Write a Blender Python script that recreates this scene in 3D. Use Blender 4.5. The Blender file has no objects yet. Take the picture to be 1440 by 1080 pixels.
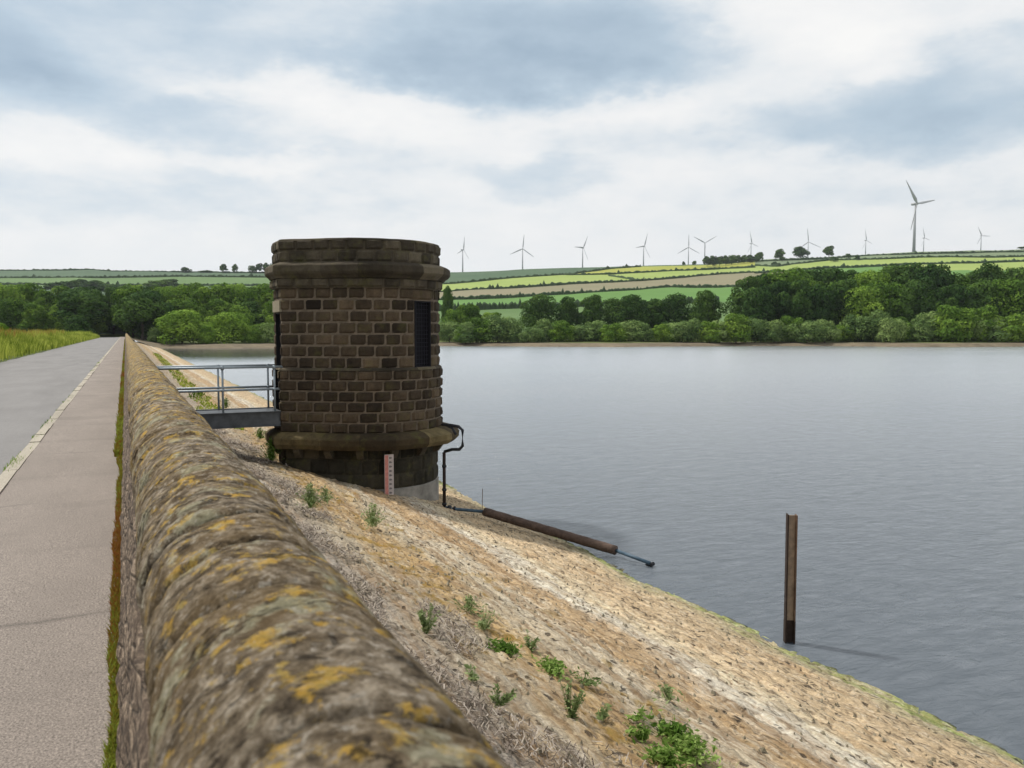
import bpy, math, random
from mathutils import Vector, Matrix, noise
random.seed(7)
S = bpy.context.scene
COL = S.collection
R = math.radians
rnd = random.random
def U(a, b): return a + (b - a) * rnd()

# ------------------------------------------------------------------ survey
# camera stands on the path at (0,0), eye 1.65 m; +y runs along the dam, +x to the water
FP = 1164.0; YAW = R(25.0); PIT = math.atan(74 / FP); EYE = 1.65
cy_, sy_ = math.cos(YAW), math.sin(YAW); cp, sp = math.cos(PIT), math.sin(PIT)
WATER = -3.02
def bear(px, py=470):            # lateral tangent of a bearing
    return ((px - 720) / FP) / (cp + (540 - py) / FP * sp)
def elev(py):
    b = (540 - py) / FP
    return (b * cp - sp) / (cp + b * sp)
def spot(px, py, D):             # point at depth D along the view axis
    X = bear(px, py) * D
    return Vector((X * cy_ + D * sy_, -X * sy_ + D * cy_, EYE + elev(py) * D))
def on_level(px, py, z):
    D = (z - EYE) / elev(py)
    return spot(px, py, D)
def slope_z(x): return -1.45 - 0.286 * (x - 3.25)
def on_slope(px, py):
    lo, hi = 2.0, 80.0
    for _ in range(50):
        m = (lo + hi) / 2; p = spot(px, py, m)
        if p.z > slope_z(p.x): lo = m
        else: hi = m
    return spot(px, py, lo)

# ------------------------------------------------------------------ object helpers
def tag(o, label=None, cat=None, group=None, kind=None):
    if label: o['label'] = label
    if cat: o['category'] = cat
    if group: o['group'] = group
    if kind: o['kind'] = kind
    return o
def empty(name, loc=(0, 0, 0), rz=0.0):
    o = bpy.data.objects.new(name, None); COL.objects.link(o)
    o.location = loc; o.rotation_euler = (0, 0, rz); o.empty_display_size = .2
    return o
class MB:
    def __init__(s): s.v = []; s.f = []; s.c = []; s.mi = []; s.sm = False
    def vert(s, p): s.v.append((p[0], p[1], p[2])); return len(s.v) - 1
    def face(s, idx, c=None, mi=0): s.f.append(tuple(idx)); s.c.append(c); s.mi.append(mi)
    def poly(s, pts, c=None, mi=0): s.face([s.vert(p) for p in pts], c, mi)
    def box(s, a, b, c=None, mi=0, bev=0.0):
        x0, y0, z0 = a; x1, y1, z1 = b
        P = [(x0,y0,z0),(x1,y0,z0),(x1,y1,z0),(x0,y1,z0),(x0,y0,z1),(x1,y0,z1),(x1,y1,z1),(x0,y1,z1)]
        i = [s.vert(p) for p in P]
        for q in ((0,3,2,1),(4,5,6,7),(0,1,5,4),(1,2,6,5),(2,3,7,6),(3,0,4,7)):
            s.face([i[k] for k in q], c, mi)
    def obox(s, o, ux, uy, uz, c=None):       # oriented box, o = corner
        o = Vector(o); ux = Vector(ux); uy = Vector(uy); uz = Vector(uz)
        P = [o, o+ux, o+ux+uy, o+uy, o+uz, o+ux+uz, o+ux+uy+uz, o+uy+uz]
        i = [s.vert(p) for p in P]
        for q in ((0,3,2,1),(4,5,6,7),(0,1,5,4),(1,2,6,5),(2,3,7,6),(3,0,4,7)):
            s.face([i[k] for k in q], c)
    def tube(s, pts, rad, n=10, cap=True, c=None):
        pts = [Vector(p) for p in pts]; rings = []
        up = Vector((0, 0, 1))
        for k, p in enumerate(pts):
            t = (pts[min(k+1, len(pts)-1)] - pts[max(k-1, 0)]).normalized()
            a = t.cross(up)
            if a.length < 1e-3: a = t.cross(Vector((1, 0, 0)))
            a.normalize(); b = t.cross(a).normalized()
            r = rad[k] if isinstance(rad, (list, tuple)) else rad
            rings.append([s.vert(p + (a*math.cos(q*2*math.pi/n) + b*math.sin(q*2*math.pi/n))*r) for q in range(n)])
        for k in range(len(rings)-1):
            for q in range(n):
                s.face((rings[k][q], rings[k][(q+1)%n], rings[k+1][(q+1)%n], rings[k+1][q]), c)
        if cap:
            s.face(rings[0][::-1], c); s.face(rings[-1], c)
    def mesh(s, name, mats, smooth=None):
        me = bpy.data.meshes.new(name); me.from_pydata(s.v, [], s.f); me.update()
        if not isinstance(mats, (list, tuple)): mats = [mats]
        for m in mats: me.materials.append(m)
        if any(s.mi): me.polygons.foreach_set('material_index', s.mi)
        if any(c is not None for c in s.c):
            at = me.color_attributes.new('tone', 'FLOAT_COLOR', 'CORNER'); buf = []
            for f, c in zip(s.f, s.c):
                if c is None: c = 0.5
                if not isinstance(c, tuple): c = (c, c, c)
                for _ in f: buf += [c[0], c[1], c[2], 1.0]
            at.data.foreach_set('color', buf)
        if smooth if smooth is not None else s.sm:
            me.polygons.foreach_set('use_smooth', [True]*len(s.f))
        return me
    def build(s, name, mats, parent=None, smooth=None):
        o = bpy.data.objects.new(name, s.mesh(name, mats, smooth)); COL.objects.link(o)
        if parent: o.parent = parent
        return o
def fbm(x, y, z, o=4): return noise.fractal(Vector((x, y, z)), 1.0, 2.0, o)

# ------------------------------------------------------------------ materials
class NT:
    def __init__(s, tree): s.t = tree; s.n = tree.nodes; s.l = tree.links
    def new(s, typ, **kw):
        nd = s.n.new(typ)
        for k, v in kw.items(): setattr(nd, k, v)
        return nd
    def put(s, sock, v):
        if v is None: return
        if hasattr(v, 'is_linked') or isinstance(v, bpy.types.NodeSocket): s.l.new(v, sock)
        else: sock.default_value = v
    def math(s, op, a, b=None, c=None, clamp=False):
        nd = s.new('ShaderNodeMath', operation=op, use_clamp=clamp)
        s.put(nd.inputs[0], a); s.put(nd.inputs[1], b)
        if c is not None: s.put(nd.inputs[2], c)
        return nd.outputs[0]
    def vmath(s, op, a, b=None):
        nd = s.new('ShaderNodeVectorMath', operation=op); s.put(nd.inputs[0], a); s.put(nd.inputs[1], b)
        return nd.outputs['Value'] if op in ('DOT_PRODUCT', 'LENGTH', 'DISTANCE') else nd.outputs[0]
    def noise(s, vec, scale, detail=5, rough=.55, dist=0.0, out=0):
        nd = s.new('ShaderNodeTexNoise'); s.put(nd.inputs['Vector'], vec)
        nd.inputs['Scale'].default_value = scale; nd.inputs['Detail'].default_value = detail
        nd.inputs['Roughness'].default_value = rough; nd.inputs['Distortion'].default_value = dist
        return nd.outputs[out]
    def vor(s, vec, scale, feature='F1', rand=1.0, out='Distance'):
        nd = s.new('ShaderNodeTexVoronoi', feature=feature); s.put(nd.inputs['Vector'], vec)
        nd.inputs['Scale'].default_value = scale; nd.inputs['Randomness'].default_value = rand
        return nd.outputs[out]
    def map(s, v, a, b, c=0.0, d=1.0, smooth=False):
        nd = s.new('ShaderNodeMapRange'); 
        if smooth: nd.interpolation_type = 'SMOOTHSTEP'
        s.put(nd.inputs[0], v)
        for i, q in enumerate((a, b, c, d)): nd.inputs[i+1].default_value = q
        return nd.outputs[0]
    def mix(s, f, a, b, mode='MIX'):
        nd = s.new('ShaderNodeMix', data_type='RGBA', blend_type=mode)
        s.put(nd.inputs[0], f)
        for k, v in ((6, a), (7, b)):
            if isinstance(v, tuple) and len(v) == 3: v = v + (1,)
            s.put(nd.inputs[k], v)
        return nd.outputs[2]
    def ramp(s, f, stops):
        nd = s.new('ShaderNodeValToRGB'); s.put(nd.inputs[0], f); cr = nd.color_ramp
        while len(cr.elements) < len(stops): cr.elements.new(.5)
        for e, (p, c) in zip(cr.elements, stops):
            e.position = p; e.color = (c + (1,)) if isinstance(c, tuple) else (c, c, c, 1)
        return nd.outputs[0]
    def scaled(s, vec, sc):
        nd = s.new('ShaderNodeMapping'); s.put(nd.inputs[0], vec); nd.inputs['Scale'].default_value = sc
        return nd.outputs[0]
def material(name):
    m = bpy.data.materials.new(name); m.use_nodes = True
    t = NT(m.node_tree); t.n.clear()
    out = t.new('ShaderNodeOutputMaterial'); b = t.new('ShaderNodeBsdfPrincipled')
    t.l.new(b.outputs[0], out.inputs[0])
    pos = t.new('ShaderNodeTexCoord').outputs['Object']
    b.inputs['Specular IOR Level'].default_value = .25
    return m, t, b, pos, out
def bump(t, b, h, strength, dist=.01):
    n = t.new('ShaderNodeBump'); n.inputs['Strength'].default_value = strength
    n.inputs['Distance'].default_value = dist; t.l.new(h, n.inputs['Height']); t.l.new(n.outputs[0], b.inputs['Normal'])

def mat_plain(name, col, rough=.6, metal=0., var=.25, scale=8., bmp=.2):
    m, t, b, pos, _ = material(name)
    n = t.noise(pos, scale, 6, .6)
    lo = tuple(c*(1-var) for c in col); hi = tuple(min(1, c*(1+var)) for c in col)
    t.l.new(t.ramp(n, [(.3, lo), (.7, hi)]), b.inputs['Base Color'])
    b.inputs['Roughness'].default_value = rough; b.inputs['Metallic'].default_value = metal
    bump(t, b, n, bmp); return m

def mat_coping():
    m, t, b, pos, _ = material('lichen_coping_stone')
    dis = t.noise(pos, 2.2, 4, .6, out=1)
    wob = t.vmath('ADD', pos, t.scaled(dis, (.10, .10, .10)))
    st = t.scaled(wob, (4.6, 6.0, 4.6))                      # bedding runs across the wall
    n1 = t.noise(st, 2.4, 10, .72)
    n2 = t.noise(st, 8.0, 9, .78)
    nb = t.noise(pos, 16.0, 9, .74)
    n3 = t.noise(pos, 90, 5, .7)
    k = t.math('ADD', t.math('MULTIPLY', n1, .32), t.math('ADD', t.math('MULTIPLY', n2, .20), t.math('MULTIPLY', nb, .48)))
    base = t.ramp(k, [(.37, (.018,.013,.009)), (.44, (.066,.050,.034)), (.50, (.155,.122,.084)), (.57, (.34,.285,.215))])
    base = t.mix(t.math('MULTIPLY', t.map(t.noise(pos, 2.4, 6, .65), .42, .60), .5), base, (.13,.085,.035))
    sx = t.new('ShaderNodeSeparateXYZ'); t.l.new(pos, sx.inputs[0])
    upm = t.map(sx.outputs[2], .80, 1.02, .25, 1.0)          # lichen keeps to the weathered crown
    far = t.map(sx.outputs[1], 3.5, 13.0, .0, .06)
    och = t.noise(t.scaled(wob, (3.2, 3.4, 3.2)), 2.6, 5, .65); och2 = t.noise(pos, 15.0, 8, .78)
    f = t.math('ADD', t.math('ADD', och, far), t.math('MULTIPLY', t.math('SUBTRACT', och2, .5), 1.15))
    f = t.math('MULTIPLY', t.map(f, .57, .64), upm)
    ochc = t.mix(t.map(t.noise(pos, 26, 5, .7), .35, .65), (.50,.29,.04), (.31,.24,.075))
    base = t.mix(t.math('MULTIPLY', f, .78), base, ochc)
    f3 = t.map(t.math('ADD', t.noise(pos, 3.8, 4, .6), t.math('MULTIPLY', t.math('SUBTRACT', nb, .5), .7)), .56, .64)
    base = t.mix(t.math('MULTIPLY', f3, .5), base, (.30,.30,.20))
    f4 = t.map(t.noise(pos, 32, 6, .8), .56, .64)
    base = t.mix(t.math('MULTIPLY', f4, .6), base, (.40,.37,.32))
    f2 = t.map(t.noise(t.scaled(wob, (3.4, 6.5, 3.4)), 2.6, 9, .75), .565, .65)
    ck = t.noise(t.vmath('ADD', t.scaled(pos, (1.0, 5.0, 1.0)), t.scaled(t.noise(pos, 6, 5, .7, out=1), (.35, .5, .35))), 1.1, 2, .5)
    ck = t.math('MULTIPLY', t.map(t.math('ABSOLUTE', t.math('SUBTRACT', ck, .5)), .004, .016, 1, 0), t.map(t.noise(pos, 2.6, 4, .6), .42, .52))
    f2 = t.math('MAXIMUM', f2, ck)
    base = t.mix(t.math('MULTIPLY', f2, .8), base, (.016,.012,.009))
    base = t.mix(.5, base, t.ramp(n3, [(.3, .2), (.7, .8)]), 'OVERLAY')
    at = t.new('ShaderNodeAttribute'); at.attribute_name = 'tone'        # open joints filled with black dirt
    base = t.mix(t.map(at.outputs['Fac'], .0, 1, .92, 0), base, (.012,.010,.008))
    t.l.new(base, b.inputs['Base Color']); b.inputs['Roughness'].default_value = .95
    b.inputs['Specular IOR Level'].default_value = .1
    h = t.math('ADD', t.math('MULTIPLY', n2, .8), t.math('ADD', nb, t.math('MULTIPLY', n3, .3)))
    h = t.math('SUBTRACT', h, t.math('MULTIPLY', f2, .5))
    bump(t, b, h, .9, .018); return m

def mat_rubble():
    m, t, b, pos, _ = material('rubble_wall_stone')
    w = t.scaled(pos, (6, 2.2, 6))
    e = t.vor(w, 1.6, 'DISTANCE_TO_EDGE'); c = t.vor(w, 1.6, out='Color')
    n = t.noise(pos, 30, 7, .75); n1 = t.noise(pos, 7, 5, .7)
    col = t.ramp(t.math('ADD', t.math('MULTIPLY', n, .65), t.math('MULTIPLY', n1, .35)), [(.33, (.018,.013,.011)), (.49, (.10,.072,.052)), (.62, (.40,.31,.225))])
    col = t.mix(t.map(e, 0, .05, .75, 0), col, (.03,.025,.02))
    t.l.new(col, b.inputs['Base Color']); b.inputs['Roughness'].default_value = .95
    bump(t, b, t.math('ADD', n, t.map(e, 0, .1)), .8, .02); return m

def mat_tarmac(name, lo, hi, speck=.5, seams=False):
    m, t, b, pos, _ = material(name)
    big = t.noise(t.scaled(pos, (1, .35, 1)), 1.1, 5, .6)
    fine = t.noise(pos, 95, 4, .85); med = t.noise(pos, 14, 5, .65)
    col = t.ramp(big, [(.25, lo), (.75, hi)])
    col = t.mix(t.math('MULTIPLY', t.map(med, .35, .7), .35), col, tuple(c*.72 for c in lo))
    col = t.mix(speck, col, t.ramp(fine, [(.36, .08), (.64, .92)]), 'OVERLAY')
    if not seams:
        col = t.mix(t.math('MULTIPLY', t.map(t.noise(t.scaled(pos, (.9, .12, 1)), 1.0, 5, .6), .48, .62), .35), col, tuple(c*.7 for c in lo))
    if seams:
        sx = t.new('ShaderNodeSeparateXYZ'); t.l.new(t.vmath('ADD', pos, t.scaled(t.noise(pos, .8, 4, out=1), (0, .5, 0))), sx.inputs[0])
        fr = t.math('FRACT', t.math('DIVIDE', sx.outputs[1], 3.7))
        s1 = t.map(t.math('ABSOLUTE', t.math('SUBTRACT', fr, .5)), 0, .012, .5, 0)
        s1 = t.math('MULTIPLY', s1, t.map(t.noise(pos, 1.3, 3), .4, .6))
        col = t.mix(s1, col, (.05,.045,.04))
        st = t.map(t.noise(t.scaled(pos, (.5, 1.6, 1)), .55, 3), .55, .68)
        col = t.mix(t.math('MULTIPLY', st, .3), col, tuple(c*.6 for c in lo))
    t.l.new(col, b.inputs['Base Color']); b.inputs['Roughness'].default_value = .85
    bump(t, b, t.math('ADD', fine, med), .5, .006); return m

def mat_slope():
    m, t, b, pos, _ = material('stone_pitching')
    sx = t.new('ShaderNodeSeparateXYZ'); t.l.new(pos, sx.inputs[0]); X, Y = sx.outputs[0], sx.outputs[1]
    lowf = t.noise(t.scaled(pos, (1.2, .35, 1)), 1.0, 5, .6)
    medf = t.noise(t.scaled(pos, (3.2, .8, 1)), 1.6, 8, .72)
    q = t.math('ADD', X, t.math('MULTIPLY', t.math('SUBTRACT', lowf, .5), 1.5))
    q = t.math('ADD', q, t.math('MULTIPLY', t.math('SUBTRACT', medf, .5), 1.3))
    band = t.ramp(t.map(q, 0, 10), [
        (.05, (.14,.115,.10)), (.20, (.235,.20,.165)), (.29, (.33,.275,.195)), (.35, (.36,.245,.115)),
        (.40, (.38,.31,.21)), (.455, (.45,.385,.285)), (.49, (.40,.28,.155)), (.535, (.38,.275,.165)), (.575, (.53,.48,.39)),
        (.62, (.52,.43,.29)), (.68, (.46,.345,.215)), (.80, (.42,.32,.20)), (.850, (.31,.27,.165)), (.870, (.24,.27,.09)),
        (.890, (.045,.05,.035))])
    # the setts: courses parallel to the water, broken joints
    wv = t.vmath('ADD', pos, t.scaled(t.noise(pos, 2.5, 4, .6, out=1), (.26, .34, 0)))
    w = t.scaled(wv, (7.5, 3.0, .0))
    cellc = t.vor(w, 1.0, out='Color'); edge = t.vor(w, 1.0, 'DISTANCE_TO_EDGE')
    gn = t.noise(t.scaled(pos, (3.5, 1.8, 1)), 2.2, 7, .8)
    fine = t.noise(t.scaled(pos, (1.4, 1.4, 1)), 15, 9, .85)
    gap = t.math('MULTIPLY', t.map(edge, .0, .17, 1, 0), t.map(gn, .47, .58))
    pit = t.math('MULTIPLY', t.map(t.vor(t.scaled(wv, (4.4, 2.4, 0)), 1.9), .19, .27, 1, 0), t.map(t.noise(pos, 2.6, 6, .75), .47, .53))
    sep = t.new('ShaderNodeSeparateColor'); t.l.new(cellc, sep.inputs[0])
    col = t.mix(.5, band, t.ramp(sep.outputs[0], [(0, .32), (1, .74)]), 'OVERLAY')
    col = t.mix(t.math('MULTIPLY', t.map(t.noise(t.scaled(pos, (3.5, 1.2, 1)), 3.3, 9, .8), .52, .59), .55), col, t.mix(.5, band, (.66,.62,.53)))
    col = t.mix(t.math('MULTIPLY', t.map(t.noise(t.scaled(pos, (2.5, .6, 1)), 1.1, 6, .7), .55, .66), .5), col, (.32,.19,.085))
    col = t.mix(.75, col, t.ramp(fine, [(.34, .16), (.66, .84)]), 'OVERLAY')
    col = t.mix(t.math('MULTIPLY', gap, .8), col, (.06,.045,.03))
    col = t.mix(t.math('MULTIPLY', pit, .85), col, (.028,.022,.018))
    sk = t.map(t.noise(t.scaled(pos, (3.4, .22, 1)), 1.7, 8, .72), .49, .60)          # long rust brown wash streaks
    sk = t.math('MULTIPLY', sk, t.math('MULTIPLY', t.map(X, 1.2, 2.8, .25, 1), t.map(X, 5.2, 7.0, 1, .25)))
    col = t.mix(t.math('MULTIPLY', sk, .62), col, t.mix(t.noise(pos, 12, 5, .7), (.10,.06,.03), (.33,.20,.09)))
    # moss by the plants
    ms = t.math('MULTIPLY', t.map(t.noise(t.scaled(pos, (1.6, .8, 1)), 1.6, 7, .7), .55, .62), t.math('MULTIPLY', t.map(X, 2.4, 3.2), t.map(X, 4.3, 5.2, 1, 0)))
    col = t.mix(t.math('MULTIPLY', ms, .7), col, t.mix(t.noise(pos, 9, 4), (.30,.15,.02), (.16,.13,.02)))
    t.l.new(col, b.inputs['Base Color']); b.inputs['Roughness'].default_value = .93
    b.inputs['Specular IOR Level'].default_value = .15
    h = t.math('ADD', t.map(edge, 0, .2, 0, .6), t.math('ADD', t.math('MULTIPLY', fine, .9), t.math('MULTIPLY', pit, -1.0)))
    bump(t, b, h, .9, .024); return m

def mat_stone(name, dark, mid, light, moss=.3, zmoss=None):
    m, t, b, pos, _ = material(name)
    at = t.new('ShaderNodeAttribute'); at.attribute_name = 'tone'
    n = t.noise(pos, 7, 8, .7); f = t.noise(pos, 45, 6, .7)
    k = t.math('ADD', t.math('MULTIPLY', at.outputs['Fac'], .62), t.math('MULTIPLY', n, .45))
    col = t.ramp(k, [(.25, dark), (.52, mid), (.85, light)])
    col = t.mix(.45, col, t.ramp(f, [(.3, .25), (.7, .75)]), 'OVERLAY')
    soot = t.map(t.noise(t.scaled(pos, (1, 1, .45)), 1.5, 6, .65), .46, .66)
    col = t.mix(t.math('MULTIPLY', soot, .5), col, tuple(c*.55 for c in dark))
    g = t.map(t.noise(pos, 3.1, 7, .7), .52, .66)
    col = t.mix(t.math('MULTIPLY', g, moss), col, (.10,.095,.03))
    t.l.new(col, b.inputs['Base Color']); b.inputs['Roughness'].default_value = .92
    b.inputs['Specular IOR Level'].default_value = .15
    bump(t, b, t.math('ADD', n, f), .7, .015); return m

def mat_leaf(name, c0, c1, c2, trans=.25):
    m, t, b, pos, out = material(name)
    oi = t.new('ShaderNodeObjectInfo'); at = t.new('ShaderNodeAttribute'); at.attribute_name = 'tone'
    k = t.math('ADD', t.math('MULTIPLY', at.outputs['Fac'], .7), t.math('MULTIPLY', oi.outputs['Random'], .4))
    col = t.ramp(k, [(.15, c0), (.5, c1), (.95, c2)])
    t.l.new(col, b.inputs['Base Color']); b.inputs['Roughness'].default_value = .9; b.inputs['Specular IOR Level'].default_value = .05
    tr = t.new('ShaderNodeBsdfTranslucent'); t.l.new(col, tr.inputs[0])
    mx = t.new('ShaderNodeMixShader'); mx.inputs[0].default_value = trans
    t.l.new(b.outputs[0], mx.inputs[1]); t.l.new(tr.outputs[0], mx.inputs[2]); t.l.new(mx.outputs[0], out.inputs[0])
    return m

def mat_water():
    m, t, b, pos, out = material('lake_water')
    sh = t.map(t.vmath('DISTANCE', t.vmath('MULTIPLY', pos, (1, .5, 0)), (20.0, 106.0, 0)), 25, 44, .0, 1.0)   # sheltered corner by the left shore
    gust = t.noise(t.scaled(pos, (.6, 1.6, 0)), .03, 5, .65)
    a = t.noise(t.scaled(pos, (1.0, 2.2, 0)), 2.2, 5, .65, 1.0)
    c = t.noise(t.scaled(pos, (1.0, 1.9, 0)), .7, 3, .55, .8)
    h = t.math('ADD', t.math('MULTIPLY', a, .16), t.math('MULTIPLY', c, .26))
    h = t.math('MULTIPLY', h, t.math('MULTIPLY', t.map(gust, .35, .65, .6, 1.5), t.map(sh, 0, 1, .15, 1.)))
    bp = t.new('ShaderNodeBump'); bp.inputs['Strength'].default_value = .8; bp.inputs['Distance'].default_value = .40
    t.l.new(h, bp.inputs['Height'])
    fr = t.new('ShaderNodeFresnel'); fr.inputs['IOR'].default_value = 1.46
    df = t.new('ShaderNodeBsdfDiffuse'); df.inputs[0].default_value = (.070, .083, .098, 1)
    gl = t.new('ShaderNodeBsdfAnisotropic', distribution='MULTI_GGX'); gl.inputs['Color'].default_value = (.97, .98, 1, 1)
    t.l.new(t.map(sh, 0, 1, .06, .24), gl.inputs['Roughness']); t.l.new(bp.outputs[0], gl.inputs['Normal'])
    fac = t.math('ADD', fr.outputs[0], t.math('MULTIPLY', t.math('SUBTRACT', t.noise(t.scaled(pos, (.9, 2.0, 0)), 1.6, 6, .7), .5), .26), clamp=True)
    mx = t.new('ShaderNodeMixShader'); t.l.new(fac, mx.inputs[0]); t.l.new(df.outputs[0], mx.inputs[1]); t.l.new(gl.outputs[0], mx.inputs[2])
    t.l.new(mx.outputs[0], out.inputs[0]); return m

def mat_field(name, c0, c1, sc=.02):
    m, t, b, pos, _ = material(name)
    n = t.noise(pos, sc, 6, .65); f = t.noise(pos, .4, 5, .7)
    col = t.ramp(t.math('ADD', t.math('MULTIPLY', n, .6), t.math('MULTIPLY', f, .4)), [(.35, c0), (.65, c1)])
    t.l.new(col, b.inputs['Base Color']); b.inputs['Roughness'].default_value = .95; return m

M = {}
M['coping'] = mat_coping(); M['rubble'] = mat_rubble()
M['road'] = mat_tarmac('road_tarmac', (.165,.158,.155), (.215,.208,.203), .3)
M['path'] = mat_tarmac('path_tarmac', (.185,.158,.137), (.255,.218,.19), .95, True)
M['kerb'] = mat_tarmac('kerb_stone', (.29,.26,.21), (.42,.38,.31), .6)
M['slope'] = mat_slope()
M['ashlar'] = mat_stone('quarry_faced_sandstone', (.020,.015,.011), (.056,.041,.027), (.13,.094,.060), .3)
M['dress'] = mat_stone('weathered_dressed_sandstone', (.03,.025,.018), (.065,.053,.038), (.15,.125,.085), .4)
M['mossy'] = mat_stone('mossy_ledge_stone', (.03,.022,.014), (.070,.052,.028), (.22,.17,.08), .5)
M['basest'] = mat_stone('dark_base_stone', (.018,.016,.012), (.04,.036,.026), (.09,.075,.05), .5)  # base stone darker than the walls above
M['lintel'] = mat_stone('pale_lintel_stone', (.16,.14,.10), (.24,.21,.15), (.34,.30,.22), .2)
M['mortar'] = mat_plain('lime_mortar', (.13,.103,.075), .95, 0, .35, 9)
M['concrete'] = mat_plain('grey_concrete', (.23,.215,.19), .9, 0, .35, 4, .4)
M['steel'] = mat_plain('galvanised_steel', (.26,.30,.33), .5, .35, .15, 12)
M['beam'] = mat_plain('dark_painted_steel', (.075,.082,.09), .5, .2, .3, 5)
M['black'] = mat_plain('black_paint', (.02,.022,.026), .5, .1, .3, 9)
M['bluepipe'] = mat_plain('blue_plastic_pipe', (.05,.085,.12), .5, 0, .3, 9)
M['rust'] = mat_plain('rusty_lagging', (.085,.058,.045), .85, 0, .4, 10, .5)
M['rust2'] = mat_plain('rusty_steel', (.11,.068,.045), .8, .1, .5, 12, .5)
M['weblit'] = mat_plain('lit_web_steel', (.25,.19,.14), .8, .1, .35, 9, .4)
M['rustshade'] = mat_plain('dark_rust_shade_steel', (.03,.02,.016), .8, .1, .4, 12, .5)  # rust of the downpipe; shade and reflection painted on the post
M['dark'] = mat_plain('dark_interior', (.008,.008,.011), .8, 0, .2, 4)
M['grille'] = mat_plain('grille_iron', (.02,.019,.028), .6, .2, .3, 20)
M['door'] = mat_plain('dark_door_paint', (.03,.022,.018), .6, 0, .4, 8)
M['white'] = mat_plain('faded_white_enamel', (.46,.40,.38), .6, 0, .12, 14)
M['pink'] = mat_plain('faded_red_enamel', (.50,.20,.17), .6, 0, .2, 14)
M['ink'] = mat_plain('faded_black_enamel', (.16,.14,.14), .6, 0, .2, 14)
M['turbine'] = mat_plain('turbine_paint', (.36,.37,.39), .5, 0, .04, .2, 0)
M['bark'] = mat_plain('bark', (.06,.048,.038), .95, 0, .4, 3)
M['water'] = mat_water()
M['litter'] = mat_leaf('dry_reed', (.05,.038,.03), (.20,.165,.135), (.52,.46,.39), .0)
M['leafdark'] = mat_leaf('broadleaf_dark', (.016,.040,.012), (.040,.085,.020), (.095,.165,.030), .2)
M['leafmid'] = mat_leaf('broadleaf_mid', (.034,.076,.012), (.10,.185,.026), (.23,.345,.05), .26)
M['leafpale'] = mat_leaf('willow_pale', (.050,.095,.030), (.125,.20,.060), (.25,.34,.11), .24)
M['leaflime'] = mat_leaf('bright_bush', (.045,.10,.013), (.115,.21,.026), (.24,.36,.05), .24)
M['weed'] = mat_leaf('weed_leaf', (.03,.075,.012), (.11,.20,.03), (.30,.40,.12), .3)
M['weedpale'] = mat_leaf('weed_grey_leaf', (.08,.12,.04), (.18,.24,.09), (.33,.38,.19), .3)
M['verge'] = mat_leaf('verge_grass', (.045,.085,.012), (.19,.25,.03), (.42,.46,.09), .35)
M['verget'] = mat_leaf('seeding_dock', (.17,.11,.025), (.30,.19,.045), (.34,.32,.07), .3)
M['moss'] = mat_leaf('edge_grass', (.24,.10,.025), (.19,.22,.03), (.36,.43,.07), .3)
M['soil'] = mat_field('verge_soil', (.06,.08,.02), (.10,.13,.03), .3)
M['bank'] = mat_field('bank_mud', (.085,.068,.045), (.18,.145,.095), .10)
M['f_dark'] = mat_field('field_dark', (.040,.080,.040), (.060,.105,.050))
M['f_grey'] = mat_field('field_grey', (.11,.155,.085), (.15,.19,.10))
M['f_yel'] = mat_field('field_hay', (.20,.27,.06), (.25,.31,.08))
M['f_gold'] = mat_field('field_gold', (.23,.25,.035), (.29,.30,.055))
M['f_brown'] = mat_field('field_fallow', (.16,.155,.085), (.205,.18,.11))
M['f_green'] = mat_field('field_pasture', (.07,.16,.03), (.10,.20,.04))
M['hedge'] = mat_field('hedge_leaf', (.025,.05,.02), (.045,.075,.03), .3)

# ------------------------------------------------------------------ camera
cam = bpy.data.cameras.new('camera'); co = bpy.data.objects.new('camera', cam); COL.objects.link(co)
co.location = (0, 0, EYE); co.rotation_euler = (R(90) - PIT, 0, -YAW)
cam.sensor_width = 36; cam.lens = 36 * FP / 1440; cam.clip_start = .05; cam.clip_end = 20000
cam.dof.use_dof = True; cam.dof.focus_distance = 19; cam.dof.aperture_fstop = 4.6
S.camera = co
S.render.resolution_x = 1024; S.render.resolution_y = 768
S.view_settings.view_transform = 'Standard'; S.view_settings.look = 'None'
S.view_settings.exposure = 0.0; S.view_settings.gamma = 1

# ------------------------------------------------------------------ light and sky
SUN_EL = R(54); SUN_AZ = math.atan2(-.62, .78)       # azimuth from +y towards +x
sd = Vector((math.sin(SUN_AZ)*math.cos(SUN_EL), math.cos(SUN_AZ)*math.cos(SUN_EL), math.sin(SUN_EL)))
sl = bpy.data.lights.new('sun', 'SUN'); sl.energy = 4.4; sl.angle = R(3.0); sl.color = (1, .95, .87)
so = bpy.data.objects.new('sun', sl); COL.objects.link(so); so.rotation_euler = sd.to_track_quat('Z', 'Y').to_euler()

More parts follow.
